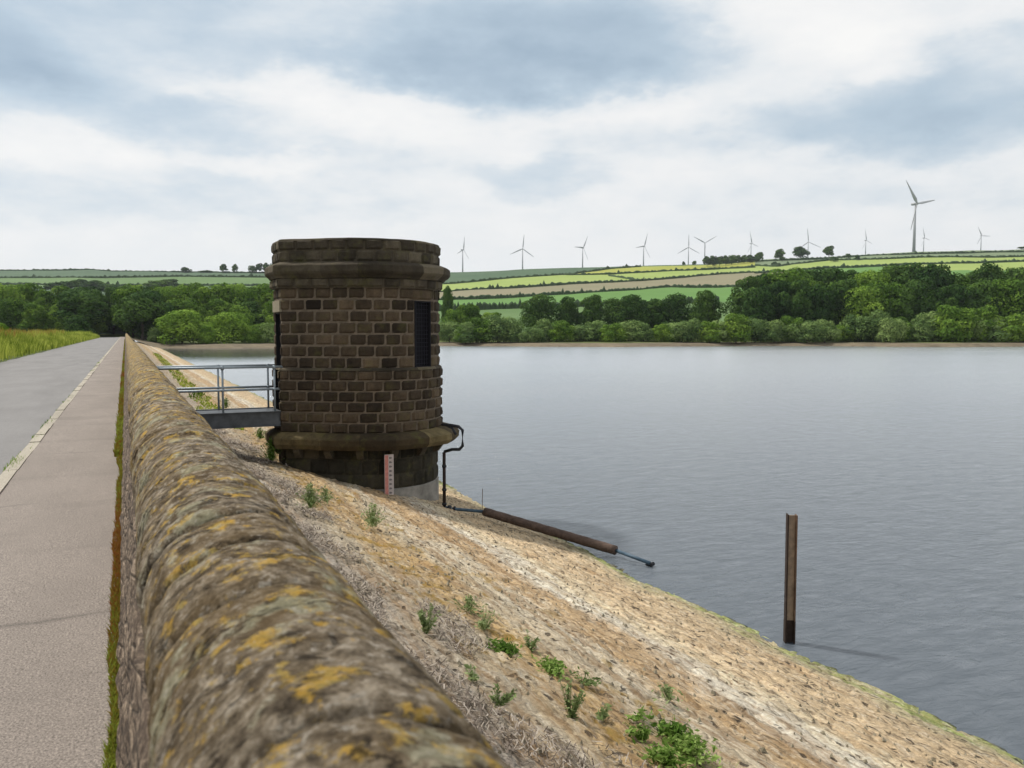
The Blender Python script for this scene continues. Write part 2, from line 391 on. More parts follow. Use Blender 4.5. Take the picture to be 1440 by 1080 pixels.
w = bpy.data.worlds.new('World'); S.world = w; w.use_nodes = True
t = NT(w.node_tree); t.n.clear()
out = t.new('ShaderNodeOutputWorld'); bg = t.new('ShaderNodeBackground'); bg.inputs[1].default_value = 1.0
t.l.new(bg.outputs[0], out.inputs[0])
sky = t.new('ShaderNodeTexSky', sky_type='NISHITA'); sky.sun_disc = False
sky.sun_elevation = SUN_EL; sky.sun_rotation = SUN_AZ
skyc = t.vmath('SCALE', sky.outputs[0]); t.n[-1].inputs['Scale'].default_value = .09
d = t.new('ShaderNodeTexCoord').outputs['Generated']
n1v = t.noise(t.scaled(d, (1, 1, 2.0)), 4.0, 6, .58, out=1)
n2v = t.noise(t.scaled(d, (1, 1, 2.2)), 13.0, 6, .6, out=1)
dw = t.vmath('ADD', d, t.vmath('ADD', t.vmath('MULTIPLY', t.vmath('SUBTRACT', n1v, (.5,.5,.5)), (.20,.20,.10)), t.vmath('MULTIPLY', t.vmath('SUBTRACT', n2v, (.5,.5,.5)), (.07,.07,.04))))
def blob(px, py, rx, ry, wgt):
    c = (spot(px, py, 100) - Vector((0, 0, EYE))).normalized()
    rt = Vector((c.y, -c.x, 0)).normalized(); up = rt.cross(c).normalized()
    dv = t.vmath('SUBTRACT', dw, tuple(c))
    a = t.math('DIVIDE', t.vmath('DOT_PRODUCT', dv, tuple(rt)), rx/FP)
    b_ = t.math('DIVIDE', t.vmath('DOT_PRODUCT', dv, tuple(up)), ry/FP)
    q = t.math('ADD', t.math('MULTIPLY', a, a), t.math('MULTIPLY', b_, b_))
    return t.map(q, .0, 2.5, wgt*.9, 0, True)
acc = None
for B in ((70,30,250,85,1.1),(-60,110,160,60,.6),(590,40,290,75,.95),(800,75,220,55,.65),(640,105,200,26,.34),(1330,130,230,55,.75),(1180,150,150,35,.45),
          (300,178,120,28,.55),(50,290,120,28,.5),(330,262,110,24,.4),(755,252,90,24,.62),(510,225,80,30,.3),(870,205,110,22,.3),(250,300,60,20,.2),
          (1430,180,130,30,.4),(480,300,140,16,.25),(1050,210,120,30,.15),(1180,265,160,18,.22),(1400,255,110,20,.2),
          (275,70,140,60,-.85),(470,150,150,34,-.5),(420,20,70,30,-.3),(30,150,120,30,-.4),(1140,55,130,55,-.52),(80,210,130,25,-.3),(980,150,160,25,-.2),(380,225,60,14,-.25),(660,200,100,20,-.25)):
    bl = blob(*B); acc = bl if acc is None else t.math('ADD', acc, bl)
nz = t.noise(t.scaled(d, (1, 1, 2.6)), 5.0, 8, .58); nz2 = t.noise(t.scaled(d, (1, 1, 2.6)), 16.0, 6, .6)
acc = t.math('ADD', acc, t.math('MULTIPLY', t.math('SUBTRACT', nz, .50), 1.15))
acc = t.math('ADD', acc, t.math('MULTIPLY', t.math('SUBTRACT', nz2, .5), .70))
sz = t.new('ShaderNodeSeparateXYZ'); t.l.new(d, sz.inputs[0])
acc = t.math('ADD', acc, t.map(sz.outputs[2], .45, .75, 0, .30))
cloud = t.ramp(t.map(acc, -.55, 1.75), [(.0, (.97,.965,.95)), (.20, (.89,.90,.905)), (.34, (.81,.845,.87)), (.50, (.67,.75,.815)), (.70, (.53,.645,.74)), (1., (.36,.47,.58))])
cloud = t.mix(t.map(sz.outputs[2], .0, .17, .6, 0), cloud, (.87,.885,.895))
fin = t.mix(t.map(acc, .15, .9, .02, .16), cloud, skyc)
t.l.new(fin, bg.inputs[0])

# ------------------------------------------------------------------ terrain
def lerp_tab(tab, x):
    if x <= tab[0][0]: return tab[0][1]
    for (a, va), (b, vb) in zip(tab, tab[1:]):
        if x <= b: return va + (vb-va)*(x-a)/(b-a)
    return tab[-1][1]
SKYL = [(-500, 378), (0, 380), (100, 379), (130, 378.5), (160, 381), (300, 382.5), (400, 383), (560, 384.5), (640, 382.5), (800, 376.8), (900, 373.6),
        (1010, 371), (1060, 366), (1090, 364), (1160, 361.5), (1230, 357), (1290, 354), (1400, 352), (1440, 350), (1700, 345), (2100, 350)]
def gpy(px, tt): s = lerp_tab(SKYL, px); return 470 + (s-470)*tt**.6
DC = 1200.0
def depth_at(px, py):
    s = lerp_tab(SKYL, px); q = max(0., min(1., (470-py)/(470-s)))
    return 300 + (DC-300)*q**(1/.6)
def ground(px, D):               # height of the far land
    land = max(0., min(1., (230-px)/50)) if px < 300 else 0
    if D <= 300:
        shore = WATER - .35 + 1.15*max(0, min(1, (D-255)/6)) + max(0, D-261)*.028
        zz = shore*(1-land) + (-.15)*land
        z300 = EYE + elev(470)*300
        return zz + (z300-zz)*max(0, (D-285)/15)
    if D <= DC: return EYE + elev(gpy(px, (D-300)/(DC-300)))*D
    return EYE + elev(lerp_tab(SKYL, px)+1.2)*D - min(1, (D-DC)/200)*.3
# field edges as (px, py) lines
L = dict(
 a=[(560,402),(640,399),(720,391),(800,386),(860,378),(900,375),(1010,372.3),(1060,368)],
 gold=[(790,386.5),(800,387),(860,386),(900,383.5),(1010,378.5),(1060,376)],
 b=[(560,415),(640,410),(720,405),(800,399.5),(900,395.5),(1010,386),(1090,382),(1160,376),(1290,371)],
 c=[(560,425),(640,421),(720,418),(800,413.5),(900,408),(940,404),(1010,404),(1100,400)],
 d=[(560,437),(640,436),(700,434),(800,432.5),(900,430),(1010,424)],
 e=[(1060,374),(1090,375),(1160,366.5),(1230,365),(1290,362),(1400,362),(1440,361)],
 g=[(1060,385),(1160,377),(1200,376),(1290,371.5),(1370,370),(1440,368)],
 la=[(-500,390),(0,391),(150,391),(250,389),(400,390)],
)
def field(px, py):
    s = lerp_tab(SKYL, px)
    if px < 560:
        y = lerp_tab(L['la'], px)
        return 'f_dark' if py < y else 'f_green2' if py < 404 else 'f_dark'
    if px < 1060:
        if py < lerp_tab(L['a'], px): return 'f_dark'
        if px > 790 and py < lerp_tab(L['gold'], px): return 'f_gold'
        if py < lerp_tab(L['b'], px): return 'f_yel'
        if py < lerp_tab(L['c'], px): return 'f_brown'
        if py < lerp_tab(L['d'], px): return 'f_green'
        return 'f_green2'
    if py < lerp_tab(L['e'], px): return 'f_grey'
    if py < lerp_tab(L['g'], px): return 'f_yel'
    if px < 1110 and py < 404: return 'f_brown'
    if px > 1240 and py < 380: return 'f_yel'
    return 'f_green'
M['f_green2'] = mat_field('field_meadow', (.065,.125,.035), (.10,.165,.05))
FM = ['bank', 'f_dark', 'f_grey', 'f_yel', 'f_gold', 'f_brown', 'f_green', 'f_green2', 'soil']
mb = MB()
pxs = [-500+40*i for i in range(12)] + [-20+5*i for i in range(300)] + [1480+40*i for i in range(16)]
Ds = [240, 252, 256, 258, 260, 262, 265, 270, 275, 280, 285, 292, 300]
Ds += [300+(DC-300)*((k/170)**(1/.6)) for k in range(2, 171)] + [1260, 1400, 1800, 2400, 3000, 3300]
idx = []
for px in pxs:
    b_ = bear(px); col = []
    for D in Ds:
        Dj = D
        if D < 290: Dj = D + 9*math.sin(px*.013) + 4*fbm(px*.02, 3, 1) + max(0, min(1, (440-px)/140))*-22*(D-240 < 45)*(1-max(0,(D-285))/15)
        X = b_*Dj
        z = ground(px, D)
        if D > 320: z += .9*fbm(X*.01, D*.01, 0)
        col.append(mb.vert((X*cy_+Dj*sy_, -X*sy_+Dj*cy_, z)))
    idx.append(col)
for i in range(len(pxs)-1):
    for j in range(len(Ds)-1):
        px = (pxs[i]+pxs[i+1])/2; D = (Ds[j]+Ds[j+1])/2
        if D < 268: k = 'bank' if px > 185 else 'soil'
        elif D < 300: k = 'soil'
        elif D > DC: k = 'f_dark'
        else: k = field(px, gpy(px, (D-300)/(DC-300)))
        mb.face((idx[i][j], idx[i+1][j], idx[i+1][j+1], idx[i][j+1]), None, FM.index(k))
tag(mb.build('hills', [M[k] for k in FM], smooth=True), kind='structure')

# lake and lake bed, low land behind the road
mb = MB(); mb.poly([(4, -60, WATER), (900, -60, WATER), (900, 420, WATER), (4, 420, WATER)])
tag(mb.build('water', M['water']), kind='structure')
mb = MB()
mb.poly([(-500, -60, -1.2), (-7.9, -60, -1.2), (-7.9, 300, -1.2), (-500, 300, -1.2)])
mb.poly([(-60, -300, -6), (1200, -300, -6), (1200, 500, -6), (-60, 500, -6)])
tag(mb.build('ground', M['soil']), kind='structure')

# far hedges on the hillside
def hedge(pts, label, hh=2.4, w_=2.2):
    P = []
    for (a, ya), (b, yb) in zip(pts, pts[1:]):
        n = max(2, int((b-a)/2.2))
        for k in range(n): P.append((a+(b-a)*k/n, ya+(yb-ya)*k/n))
    P.append(pts[-1]); mb = MB(); prev = None
    for px, py in P:
        D = depth_at(px, py); h = hh*U(.55, 1.3); X = bear(px)*D
        if rnd() < .05: h *= 1.9
        g = ground(px, D)
        ring = []
        for dd, zz in ((-w_, -.8), (-w_*.9, h*.7), (-w_*.3, h), (w_*.5, h*.95), (w_, h*.5), (w_, -.8)):
            DD = D + dd*U(.7, 1.3)
            ring.append(mb.vert((X*cy_+DD*sy_, -X*sy_+DD*cy_, g+zz)))
        if prev:
            for q in range(5): mb.face((prev[q], ring[q], ring[q+1], prev[q+1]))
        prev = ring
    return tag(mb.build('hedge', M['hedge']), label, 'hedge', 'hedges between the hillside fields')
hedge(L['a'][:6], 'thin dark hedge below the topmost dark field on the right hill')
hedge([p for p in L['gold']], 'thin hedge under the narrow golden field near the hilltop')
hedge(L['b'][:7], 'long dark hedge between the yellow green strip and the brown fallow strip')
hedge(L['c'], 'long dark hedge under the brown fallow strip')
hedge(L['d'], 'broken hedge along the bottom of the bright green pasture', 3.5)
hedge([(855,388),(880,392),(905,395.5)], 'short slanting hedge across the yellow green field')
hedge(L['e'], 'dark hedge above the hay field on the right of the hilltop')
hedge(L['g'], 'dark hedge under the hay field just above the tall wood')
hedge([(1000,371.3),(1060,368.5),(1100,366),(1160,363.5),(1230,359.5),(1300,357),(1440,354)], 'low hedge just under the skyline below the tall turbine')
hedge(L['la'][1:], 'straight dark hedge across the left hill')
hedge([(0,400),(150,402),(400,402)], 'lower hedge on the left hill behind the wood')
hedge([(0,380.8),(100,379.8),(130,379.3),(160,381.6),(300,383),(400,383.6)], 'low hedge on the left skyline', 1.6)

# ------------------------------------------------------------------ dam: road, path, kerb
Y0, Y1 = -8.0, 285.0
def strip(name, x0, x1, z, mat, nx=2, amp=0.0, label=None, z2=None):
    mb = MB(); rows = []; y = Y0
    while y < Y1:
        rows.append(y); y += max(.12, abs(y)*.03)
    rows.append(Y1); g = []
    for y in rows:
        g.append([mb.vert((x0+(x1-x0)*i/nx, y, z+(((z2 if z2 is not None else z)-z)*i/nx)+amp*fbm(i*.7, y*.5, 3))) for i in range(nx+1)])
    for j in range(len(rows)-1):
        for i in range(nx): mb.face((g[j][i], g[j][i+1], g[j+1][i+1], g[j+1][i]))
    return mb.build(name, mat, smooth=True)
tag(strip('road', -6.6, -1.34, -.115, M['road'], 8, .004, z2=-.09), kind='structure')
tag(strip('path', -1.212, .2, .0, M['path'], 6, .005), kind='structure')
mb = MB(); y = Y0; k = 0                                     # kerbstones laid end to end
while y < Y1:
    ln = .92 if y < 60 else 6.0
    a, b_ = -1.335+U(-.010, .010), -1.205+U(-.003, .008); zt = .012+U(-.014, .01)
    gap = .012 if y < 60 else .02
    mb.obox((a, y+gap, -.3), (b_-a, 0, 0), (U(-.008,.008), ln-2*gap, 0), (0, 0, .3+zt), U(.3, .7)); y += ln
kerb = tag(mb.build('kerb', M['kerb']), kind='structure')

# verge bank left of the road
mb = MB(); g = []; ys = []
y = Y0
while y < Y1: ys.append(y); y += max(.6, abs(y)*.02)
for y in ys:
    g.append([mb.vert((x + (.12*fbm(y*.5, x, 0) if i == 0 else 0), y, z + .08*fbm(x, y*.4, 5))) for i, (x, z) in enumerate(((-6.45,-.12),(-6.8,.02),(-7.6,.22),(-8.6,.4),(-10.5,.4),(-14,-1.4)))])
for j in range(len(ys)-1):
    for i in range(5): mb.face((g[j][i+1], g[j][i], g[j+1][i], g[j+1][i+1]))
tag(mb.build('verge_ground', M['soil'], smooth=True), kind='structure')
def blades(mb, n, px_fn, h0, h1, w0, lean=.35, seg=2):
    for _ in range(n):
        p = Vector(px_fn()); h = U(h0, h1); a = U(0, math.tau); wd = w0*U(.6, 1.4)
        s = Vector((math.cos(a), math.sin(a), 0)); ln = Vector((U(-1,1), U(-1,1), 0))*lean*h; c = max(0, min(1, .5 + U(-.35, .35) + .9*noise.noise(Vector((p.x*.6, p.y*.22, 7)))))
        h *= 1 + .5*noise.noise(Vector((p.x*.5, p.y*.3, 2)))
        q0 = p - s*wd/2; q1 = p + s*wd/2; mid = p + ln*.35 + Vector((0, 0, h*.55)); tip = p + ln + Vector((0, 0, h))
        i = [mb.vert(v) for v in (q0, q1, mid + s*wd*.4, mid - s*wd*.4, tip)]
        mb.face((i[0], i[1], i[2], i[3]), c); mb.face((i[3], i[2], i[4]), c)
def vp_():
    y = 22 + 240*rnd()**1.5; x = -6.5 - 3.4*rnd()**.8
    return (x, y, -.1 + min(.5, (-x-6.5)*.26))
mb = MB(); blades(mb, 34000, vp_, .2, .95, .07)
def vp2():
    y = 30 + 235*rnd()**1.5; return (U(-8.6, -10.5), y, .4)
blades(mb, 14000, vp2, .6, 1.35, .08)
tag(mb.build('verge_grass', M['verge']), 'tall yellow green grass growing on the verge left of the road', 'grass', kind='stuff')
mb = MB()
def vp3():
    y = 34 + 120*rnd()**1.3
    return (U(-8.9, -10.6), y, .75)
blades(mb, 5000, vp3, .6, 1.15, .10, .15)
tag(mb.build('dock_flowers', M['verget']), 'orange brown seed heads standing above the verge grass', 'plants', kind='stuff')

# ------------------------------------------------------------------ parapet wall
XC, ZC, RC = .293, EYE-.835, .28
wall = tag(empty('parapet_wall', (0, 0, 0)), 'long low stone wall with rounded lichen covered coping running beside the path', 'wall')
ys = []; y = -3.0
while y < 262:
    ys.append(y)
    y += .012 if .6 < y < 3 else (.06 if y <= .6 else max(.016, (y-1.5)*.0085) if y < 40 else 1.2)
joints = []; y = -3
while y < 60: joints.append(y); y += U(.34, .80)
tilt = {j: (U(-.10, .10), U(-.06, .06)) for j in range(len(joints))}
lift = [(U(-.007, .007), U(-.008, .01), U(-.008, .008)) for _ in joints]
import bisect
mb = MB(); prev = None; NA = 76
for y in ys:
    ring = []; tn_ = []
    for a in range(NA+1):
        th = R(-28) + (math.pi + R(56))*a/NA          # from right flank over the crown to the left flank
        cx, sz_ = math.cos(th), math.sin(th)
        yy = y + .05*fbm(cx*1.5, sz_*1.5, y*.8, 2)
        j = min(len(joints)-1, max(0, bisect.bisect_right(joints, yy + .03*cx) - 1))
        r = RC + lift[j][0] + lift[j][2]*cx
        e0 = yy + .03*cx - joints[j]; e1 = (joints[j+1] - yy - .03*cx) if j+1 < len(joints) else 9
        e = min(e0, e1)
        r -= .036*math.exp(-(max(0, e)/.019)**2) + .010*math.exp(-max(0, e)/.05)
        st = noise.noise(Vector((cx*1.6, yy*11 + 1.6*fbm(cx, sz_, yy*1.3, 2), sz_*1.1)))
        r += .006*st + .007*fbm(cx*2.2+3, yy*5, sz_*2.2, 4)
        cr = noise.noise(Vector((cx*.9+7, yy*4.2 + 1.5*cx, sz_*.9+2)))
        if abs(cr) < .05: r -= .008*(1-abs(cr)/.05)*max(0, min(1, .5+2*noise.noise(Vector((cx*2, yy, 5)))))
        if y < 10: r += .004*fbm(cx*9, yy*22, sz_*9, 3)
        tn_.append(min(1, max(0, (e-.007)/.020)) * (1 - .75*max(0, 1-abs(cr)/.035)*max(0, min(1, .5+2*noise.noise(Vector((cx*2, yy, 5)))))))
        ring.append(mb.vert((XC + cx*r, y, ZC + sz_*r)))
    if prev:
        for a in range(NA): mb.face((prev[a], prev[a+1], ring[a+1], ring[a]), tn_[a])
    prev = ring
mb.build('coping', M['coping'], wall, smooth=True)
mb = MB(); prev = None
for y in ys[::2]:
    ring = []
    for k in range(15):
        q = k/14; z = -.1 + q*(ZC-.10+.1); x = -.085 + .10*q
        x += .022*fbm(z*9, y*5, 1, 4) - .012*max(0, noise.noise(Vector((z*14, y*5, 4))))
        ring.append(mb.vert((x, y, z)))
    ring.append(mb.vert((.30, y, ZC-.08)))
    for k in range(11):
        q = k/10; z = ZC-.10 - q*(ZC-.1+1.0)
        ring.append(mb.vert((.555+.02*fbm(z*8, y*4, 9, 3), y, z)))
    if prev:
        for a in range(len(ring)-1): mb.face((prev[a], ring[a], ring[a+1], prev[a+1]))
    prev = ring
mb.build('wall_face', M['rubble'], wall, smooth=True)
# grass and moss along the wall foot, and in the kerb joint
mb = MB()
def wf():
    y = .9 + 60*rnd()**2.2; k = .5+.5*noise.noise(Vector((0, y*.9, 3)))
    return (-.072 - .10*k*rnd()**1.3, y, 0.0)
blades(mb, 26000, wf, .010, .05, .007, .7)
def wf2():
    y = 12 + 180*rnd()**1.6; return (-.07-.10*rnd(), y, 0)
blades(mb, 9000, wf2, .03, .10, .02, .6)
tag(mb.build('wall_foot_grass', M['moss']), 'yellow green moss and grass strip at the foot of the stone wall', 'grass', kind='stuff')
mb = MB()
kc = [U(8, 70) for _ in range(16)] + [11.6, 12.0, 12.3, 22, 24, 26, 27]
def kf():
    y = random.choice(kc) + random.gauss(0, .22 if rnd() < .8 else .8)
    return (-1.30+U(-.07, .06), y, -.03)
blades(mb, 1700, kf, .015, .06, .012, .6)
tag(mb.build('kerb_weeds', M['weed']), 'little green weeds growing in the kerb joints', 'weeds', kind='stuff')
mb = MB()
tuft_c = [(-.13, 1.32), (-.16, 1.45), (-.12, 1.62)]
def tf():
    c = random.choice(tuft_c); return (c[0]+random.gauss(0, .018), c[1]+random.gauss(0, .035), 0)
blades(mb, 260, tf, .03, .11, .006, .9)
tag(mb.build('grass_tuft', M['weed']), 'small green grass tuft on the path edge nearest the camera', 'grass')

# ------------------------------------------------------------------ stone pitched slope
ys = []; y = -4.0
while y < 268: ys.append(y); y += .055 if y < 14 else (y*.0042 if y < 80 else 1.5)
xs = [.5 + .055*i for i in range(150)] + [8.75 + .18*i for i in range(12)]
mb = MB(); g = []
for y in ys:
    row = []
    for x in xs:
        wx = x*7.5 + .5*noise.noise(Vector((x*2, y*2, 0))); wy = y*3.0 + (.5 if int(wx) % 2 else 0)
        dd, pp = noise.voronoi(Vector((wx, wy, 0)))
        e = dd[1]-dd[0]
        z = slope_z(x) + .05*fbm(x*.5, y*.3, 0, 3) + .016*fbm(x*2, y*1.2, 4, 3)
        cell = noise.cell(Vector((pp[0][0]*3.1, pp[0][1]*3.1, 0)))
        z += .014*(cell-.5) - .026*max(0, 1-e/.18) + .007*fbm(x*9, y*6, 1, 2)
        if y > 60: z += .0
        row.append(mb.vert((x, y, z)))
    g.append(row)
for j in range(len(ys)-1):
    for i in range(len(xs)-1): mb.face((g[j][i], g[j][i+1], g[j+1][i+1], g[j+1][i]))
tag(mb.build('dam_slope', M['slope'], smooth=True), kind='structure')
# flotsam of dry reeds near the wall
mb = MB()
for _ in range(46000):
    y = 1.6 + 26*rnd()**1.5; x = .6 + 2.5*rnd() + .5*fbm(0, y*.4, 2)
    if noise.noise(Vector((x*1.6, y*.7, 3))) < -.12 + max(0, x-1.9)*.28: continue
    ln = U(.02, .12)*(.6+.06*y); a = random.gauss(math.pi/2, .75); w_ = U(.0018, .0045)*(.7+.06*y)
    d_ = Vector((math.cos(a)*ln, math.sin(a)*ln, U(-.02, .03))); s = Vector((-math.sin(a)*w_, math.cos(a)*w_, 0))
    p = Vector((x, y, slope_z(x)+U(.01, .06))); c = U(0, 1)
    mb.poly([p-s, p+s, p+d_+s, p+d_-s], c)
tag(mb.build('dry_reed_litter', M['litter']), 'grey dry reed stalks washed up on the slope beside the wall', 'debris', kind='stuff')
# loose stone chips
mb = MB()
for _ in range(2600):
    y = 2.5 + 32*rnd()**1.3; x = U(1.0, 8.0); s = U(.006, .020)*(1+.5*rnd())
    z = slope_z(x)+.012; c = U(.0, 1.)
    a = U(0, 6.3); P = [Vector((x+s*U(.6,1.2)*math.cos(a+q*1.57), y+s*1.5*U(.6,1.2)*math.sin(a+q*1.57), z-.02)) for q in range(4)]
    T = Vector((x+U(-.3,.3)*s, y+U(-.3,.3)*s, z+s*U(.3, .9)))
    i = [mb.vert(p) for p in P]; k = mb.vert(T)
    for q in range(4): mb.face((i[q], i[(q+1)%4], k), c)
tag(mb.build('stone_chips', M['lintel']), 'small loose stone chips scattered over the slope', 'stones', kind='stuff')
mb = MB()
def sg():
    y = 27 + 110*rnd()**1.5; x = 2.3 + .9*rnd() + .012*(y-20) + .5*fbm(y*.3, 1, 1, 2)
    return (x, y, slope_z(x))
blades(mb, 3000, sg, .04, .16, .05, .8)
tag(mb.build('slope_grass', M['verge']), 'thin band of grass along the upper slope beyond the bridge', 'grass', kind='stuff')

# weeds rooted in the slope, each a thing
def weed(px, py, h, w_, n, mat, label, tall=False):
    p = on_slope(px, py); o = MB()
    if tall: h *= .72; n = int(n*.75); ax_ = Vector((U(-.25,.25), U(-.25,.25), 0)); br_ = [(U(-1,1), U(-1,1)) for _ in range(5)]
    for _ in range(n):
        r = abs(random.gauss(0, .5)); a = U(0, math.tau)
        zz = h*U(.15, 1.0)*(1-.4*min(1, r)) if not tall else h*U(.05, 1)
        c = Vector((math.cos(a)*r*w_/2*(1 if not tall else .5), math.sin(a)*r*w_*.8*(1 if not tall else .5), zz))
        if tall:
            bb = random.choice(br_); zz *= 1-.45*abs(bb[0]); c = Vector((bb[0]*w_*.9*zz/h + random.gauss(0, w_*.10), bb[1]*w_*.9*zz/h + random.gauss(0, w_*.10), zz)) + ax_*zz
        lf = U(.012, .034)*(1.2 if h < .2 else 1.0)*(1.3 if py < 800 else 1); d1 = Vector((U(-1,1), U(-1,1), U(-.3,.8))).normalized()*lf
        d2 = d1.cross(Vector((U(-1,1), U(-1,1), U(-1,1)))).normalized()*lf*.36; q = U(.1, .95)
        o.poly([c-d1, c-d1*.2+d2, c+d1, c-d1*.2-d2], q)
        if True:
            root = Vector((c.x*.3, c.y*.3, c.z*.4-.02)); s = Vector((.0016, .0, 0)); o.poly([root-s, root+s, c+s, c-s], q*.5)
    ob = o.build('weed_plant', mat); ob.location = (p.x, p.y, p.z)
    return tag(ob, label, 'weed', 'weeds on the stone slope')
W1, W2 = M['weed'], M['weedpale']
for a in ((905,1038,.11,.24,230,W1,'bright green weed left of the biggest weed clump low on the slope'),
          (948,1040,.13,.36,480,W1,'largest bright green weed clump near the bottom of the photo'),
          (972,1062,.13,.34,440,W1,'bright green weed at the right end of the lowest clump'),
          (938,1076,.12,.34,360,W1,'bright green weed at the very bottom edge of the photo'),
          (897,1010,.09,.18,130,W1,'small green weed just above the lowest weed clump'),
          (775,945,.09,.34,420,W1,'low dark green cushion weed halfway down the slope'),
          (708,915,.07,.36,320,W1,'flat green weed patch left of the dark green cushion'),
          (803,1010,.40,.18,230,W2,'tall thin pale green weed leaning below the green cushion'),
          (600,890,.45,.16,230,W2,'tall grey green weed close behind the wall coping'),
          (745,915,.22,.16,110,W2,'small grey weed right of the flat green patch'),
          (822,962,.10,.26,110,W2,'flat grey green weed right of the green cushion'),
          (700,992,.22,.20,130,W2,'grey green weed in the dry reeds near the wall'),
          (668,955,.14,.16,90,W2,'little weed in the reeds above the grey green one'),
          (680,885,.34,.26,170,W2,'pale seeding weed above the flat green patch'),
          (660,860,.20,.40,120,W2,'faint pale weed high on the orange moss band'),
          (524,742,.42,.50,230,W2,'green weed with upright stems below the tower'),
          (437,716,.46,.42,240,W2,'grey green weed between the wall and the tower'),
          (458,706,.30,.40,120,W2,'small weed touching the tower foot'),
          (382,650,.62,.50,420,W1,'dark green leafy weed against the left foot of the tower'),
          (366,618,.36,.40,200,W1,'green weed under the end of the footbridge'),
          (318,575,.55,.45,200,W1,'light green weed seen under the footbridge rails'),
          (845,1008,.12,.22,80,W2,'tiny grey weed right of the tall thin one'),
          (940,985,.14,.3,90,W2,'pale flat weed above the lowest clump')):
    weed(*a, tall=(a[3] < .27))

# ------------------------------------------------------------------ valve tower
TX, TY, TR = 5.461, 19.95, 1.68; XA = 3.25; HW = .5; CN = Vector((-.574, -.819))
TL = 1.0   # filled below
A_ = Vector((XA, TY-HW)); Tn = Vector((TX, TY)) + CN*TR
along = Vector((-CN.y, CN.x))                              # (.819,-.574): from the door corner towards the drum
TL = (Tn-A_).dot(along)
a0 = math.atan2(CN.y, CN.x); ARC = 2*(math.pi - abs(a0)) if False else None
ang0 = a0 % math.tau                                       # about 235 degrees
ang1 = (math.tau - ang0) % math.tau + math.tau             # mirrored, past 360
ARCL = TR*(ang1-ang0); MIT = math.tan(R(27.5))
# segments: 0 door facet, 1 near flank, 2 drum, 3 far flank
def seg_pt(sg, s, e):
    if sg == 4:
        if s < TL: return seg_pt(1, s, e)
        if s < TL+ARCL: return seg_pt(2, s-TL, e)
        return seg_pt(3, s-TL-ARCL, e)
    if sg == 0: return Vector((XA-e, TY+HW-s))
    if sg == 1: return A_ + along*s + CN*e
    if sg == 2:
        th = ang0 + s/TR; return Vector((TX, TY)) + Vector((math.cos(th), math.sin(th)))*(TR+e)
    n = Vector((CN.x, -CN.y)); st = Vector((TX, TY)) + n*TR; al = Vector((-along.x, along.y))
    return st + al*s + n*e
SEG = [(0, 2*HW), (4, 2*TL+ARCL)]; SLEN = {0: 2*HW, 1: TL, 2: ARCL, 3: TL, 4: 2*TL+ARCL}
def seg_rng(sg, e):
    ln = SLEN[sg]; m = e*MIT
    return {0: (-m, ln+m), 4: (-m, ln+m), 1: (-m, ln), 2: (0, ln), 3: (0, ln+m)}[sg]
def outline(e, step=.12):
    P = []
    for sg in (0, 1, 2, 3):
        a, b_ = seg_rng(sg, e); n = max(1, int((b_-a)/step)) if sg == 2 else 6
        for k in range(n): P.append(seg_pt(sg, a+(b_-a)*k/n, e))
    return P
BT = [min(.9, max(.1, random.gauss(.5, .2))) for _ in range(16)]
def shell(prof, mat, name, parent, cap_top=False, cap_bot=False, rough=0.0, step=.12, col=None, grow=0):
    mb = MB(); prev = None
    for e, z in prof:
        O = outline(e, step)
        if grow and e > 0:
            O2 = outline(e*(1+grow), step); O = [p_.lerp(q_, max(0, min(1, (p_.x-XA)/3.9))) for p_, q_ in zip(O, O2)]
        N = len(O)
        if prev is not None and len(prev) != N:
            pass
        ring = [mb.vert((p.x + rough*fbm(p.x*3, p.y*3, z*4, 3), p.y + rough*fbm(p.x*3+9, p.y*3, z*4, 3), z + rough*.8*fbm(p.x*2, p.y*2, z+5, 3))) for p in O]
        if prev:
            for q in range(N): mb.face((prev[q], prev[(q+1)%N], ring[(q+1)%N], ring[q]), BT[(q+3)//6 % len(BT)] if name != 'footing' else .5)
        elif cap_bot: mb.face(ring, .5)
        prev = ring
    if cap_top: mb.face(prev[::-1], .5)
    return mb.build(name, mat, parent, smooth=False)
def outline(e, step=.12):          # constant count for every offset
    P = []
    for sg, n in ((0, 8), (1, 10), (2, 64), (3, 10)):
        a, b_ = seg_rng(sg, e)
        for k in range(n): P.append(seg_pt(sg, a+(b_-a)*k/n, e))
    return P
tower = tag(empty('valve_tower', (TX, TY, slope_z(TX))), 'dark sandstone valve tower with a rounded end and a cornice standing on the slope', 'tower')
def child(o): 
    o.parent = tower; o.matrix_parent_inverse = Matrix.Translation((-TX, -TY, -slope_z(TX))); return o
def B(mb, name, mat, smooth=None): return child(mb.build(name, mat, None, smooth))
OPEN = [(0, .17, .83, -.19, 2.08)]
def win_s(deg): return TR*(R(deg)-ang0)
for dg in (302, 418): OPEN.append((4, TL+win_s(dg)-.30, TL+win_s(dg)+.30, .80, 2.36))
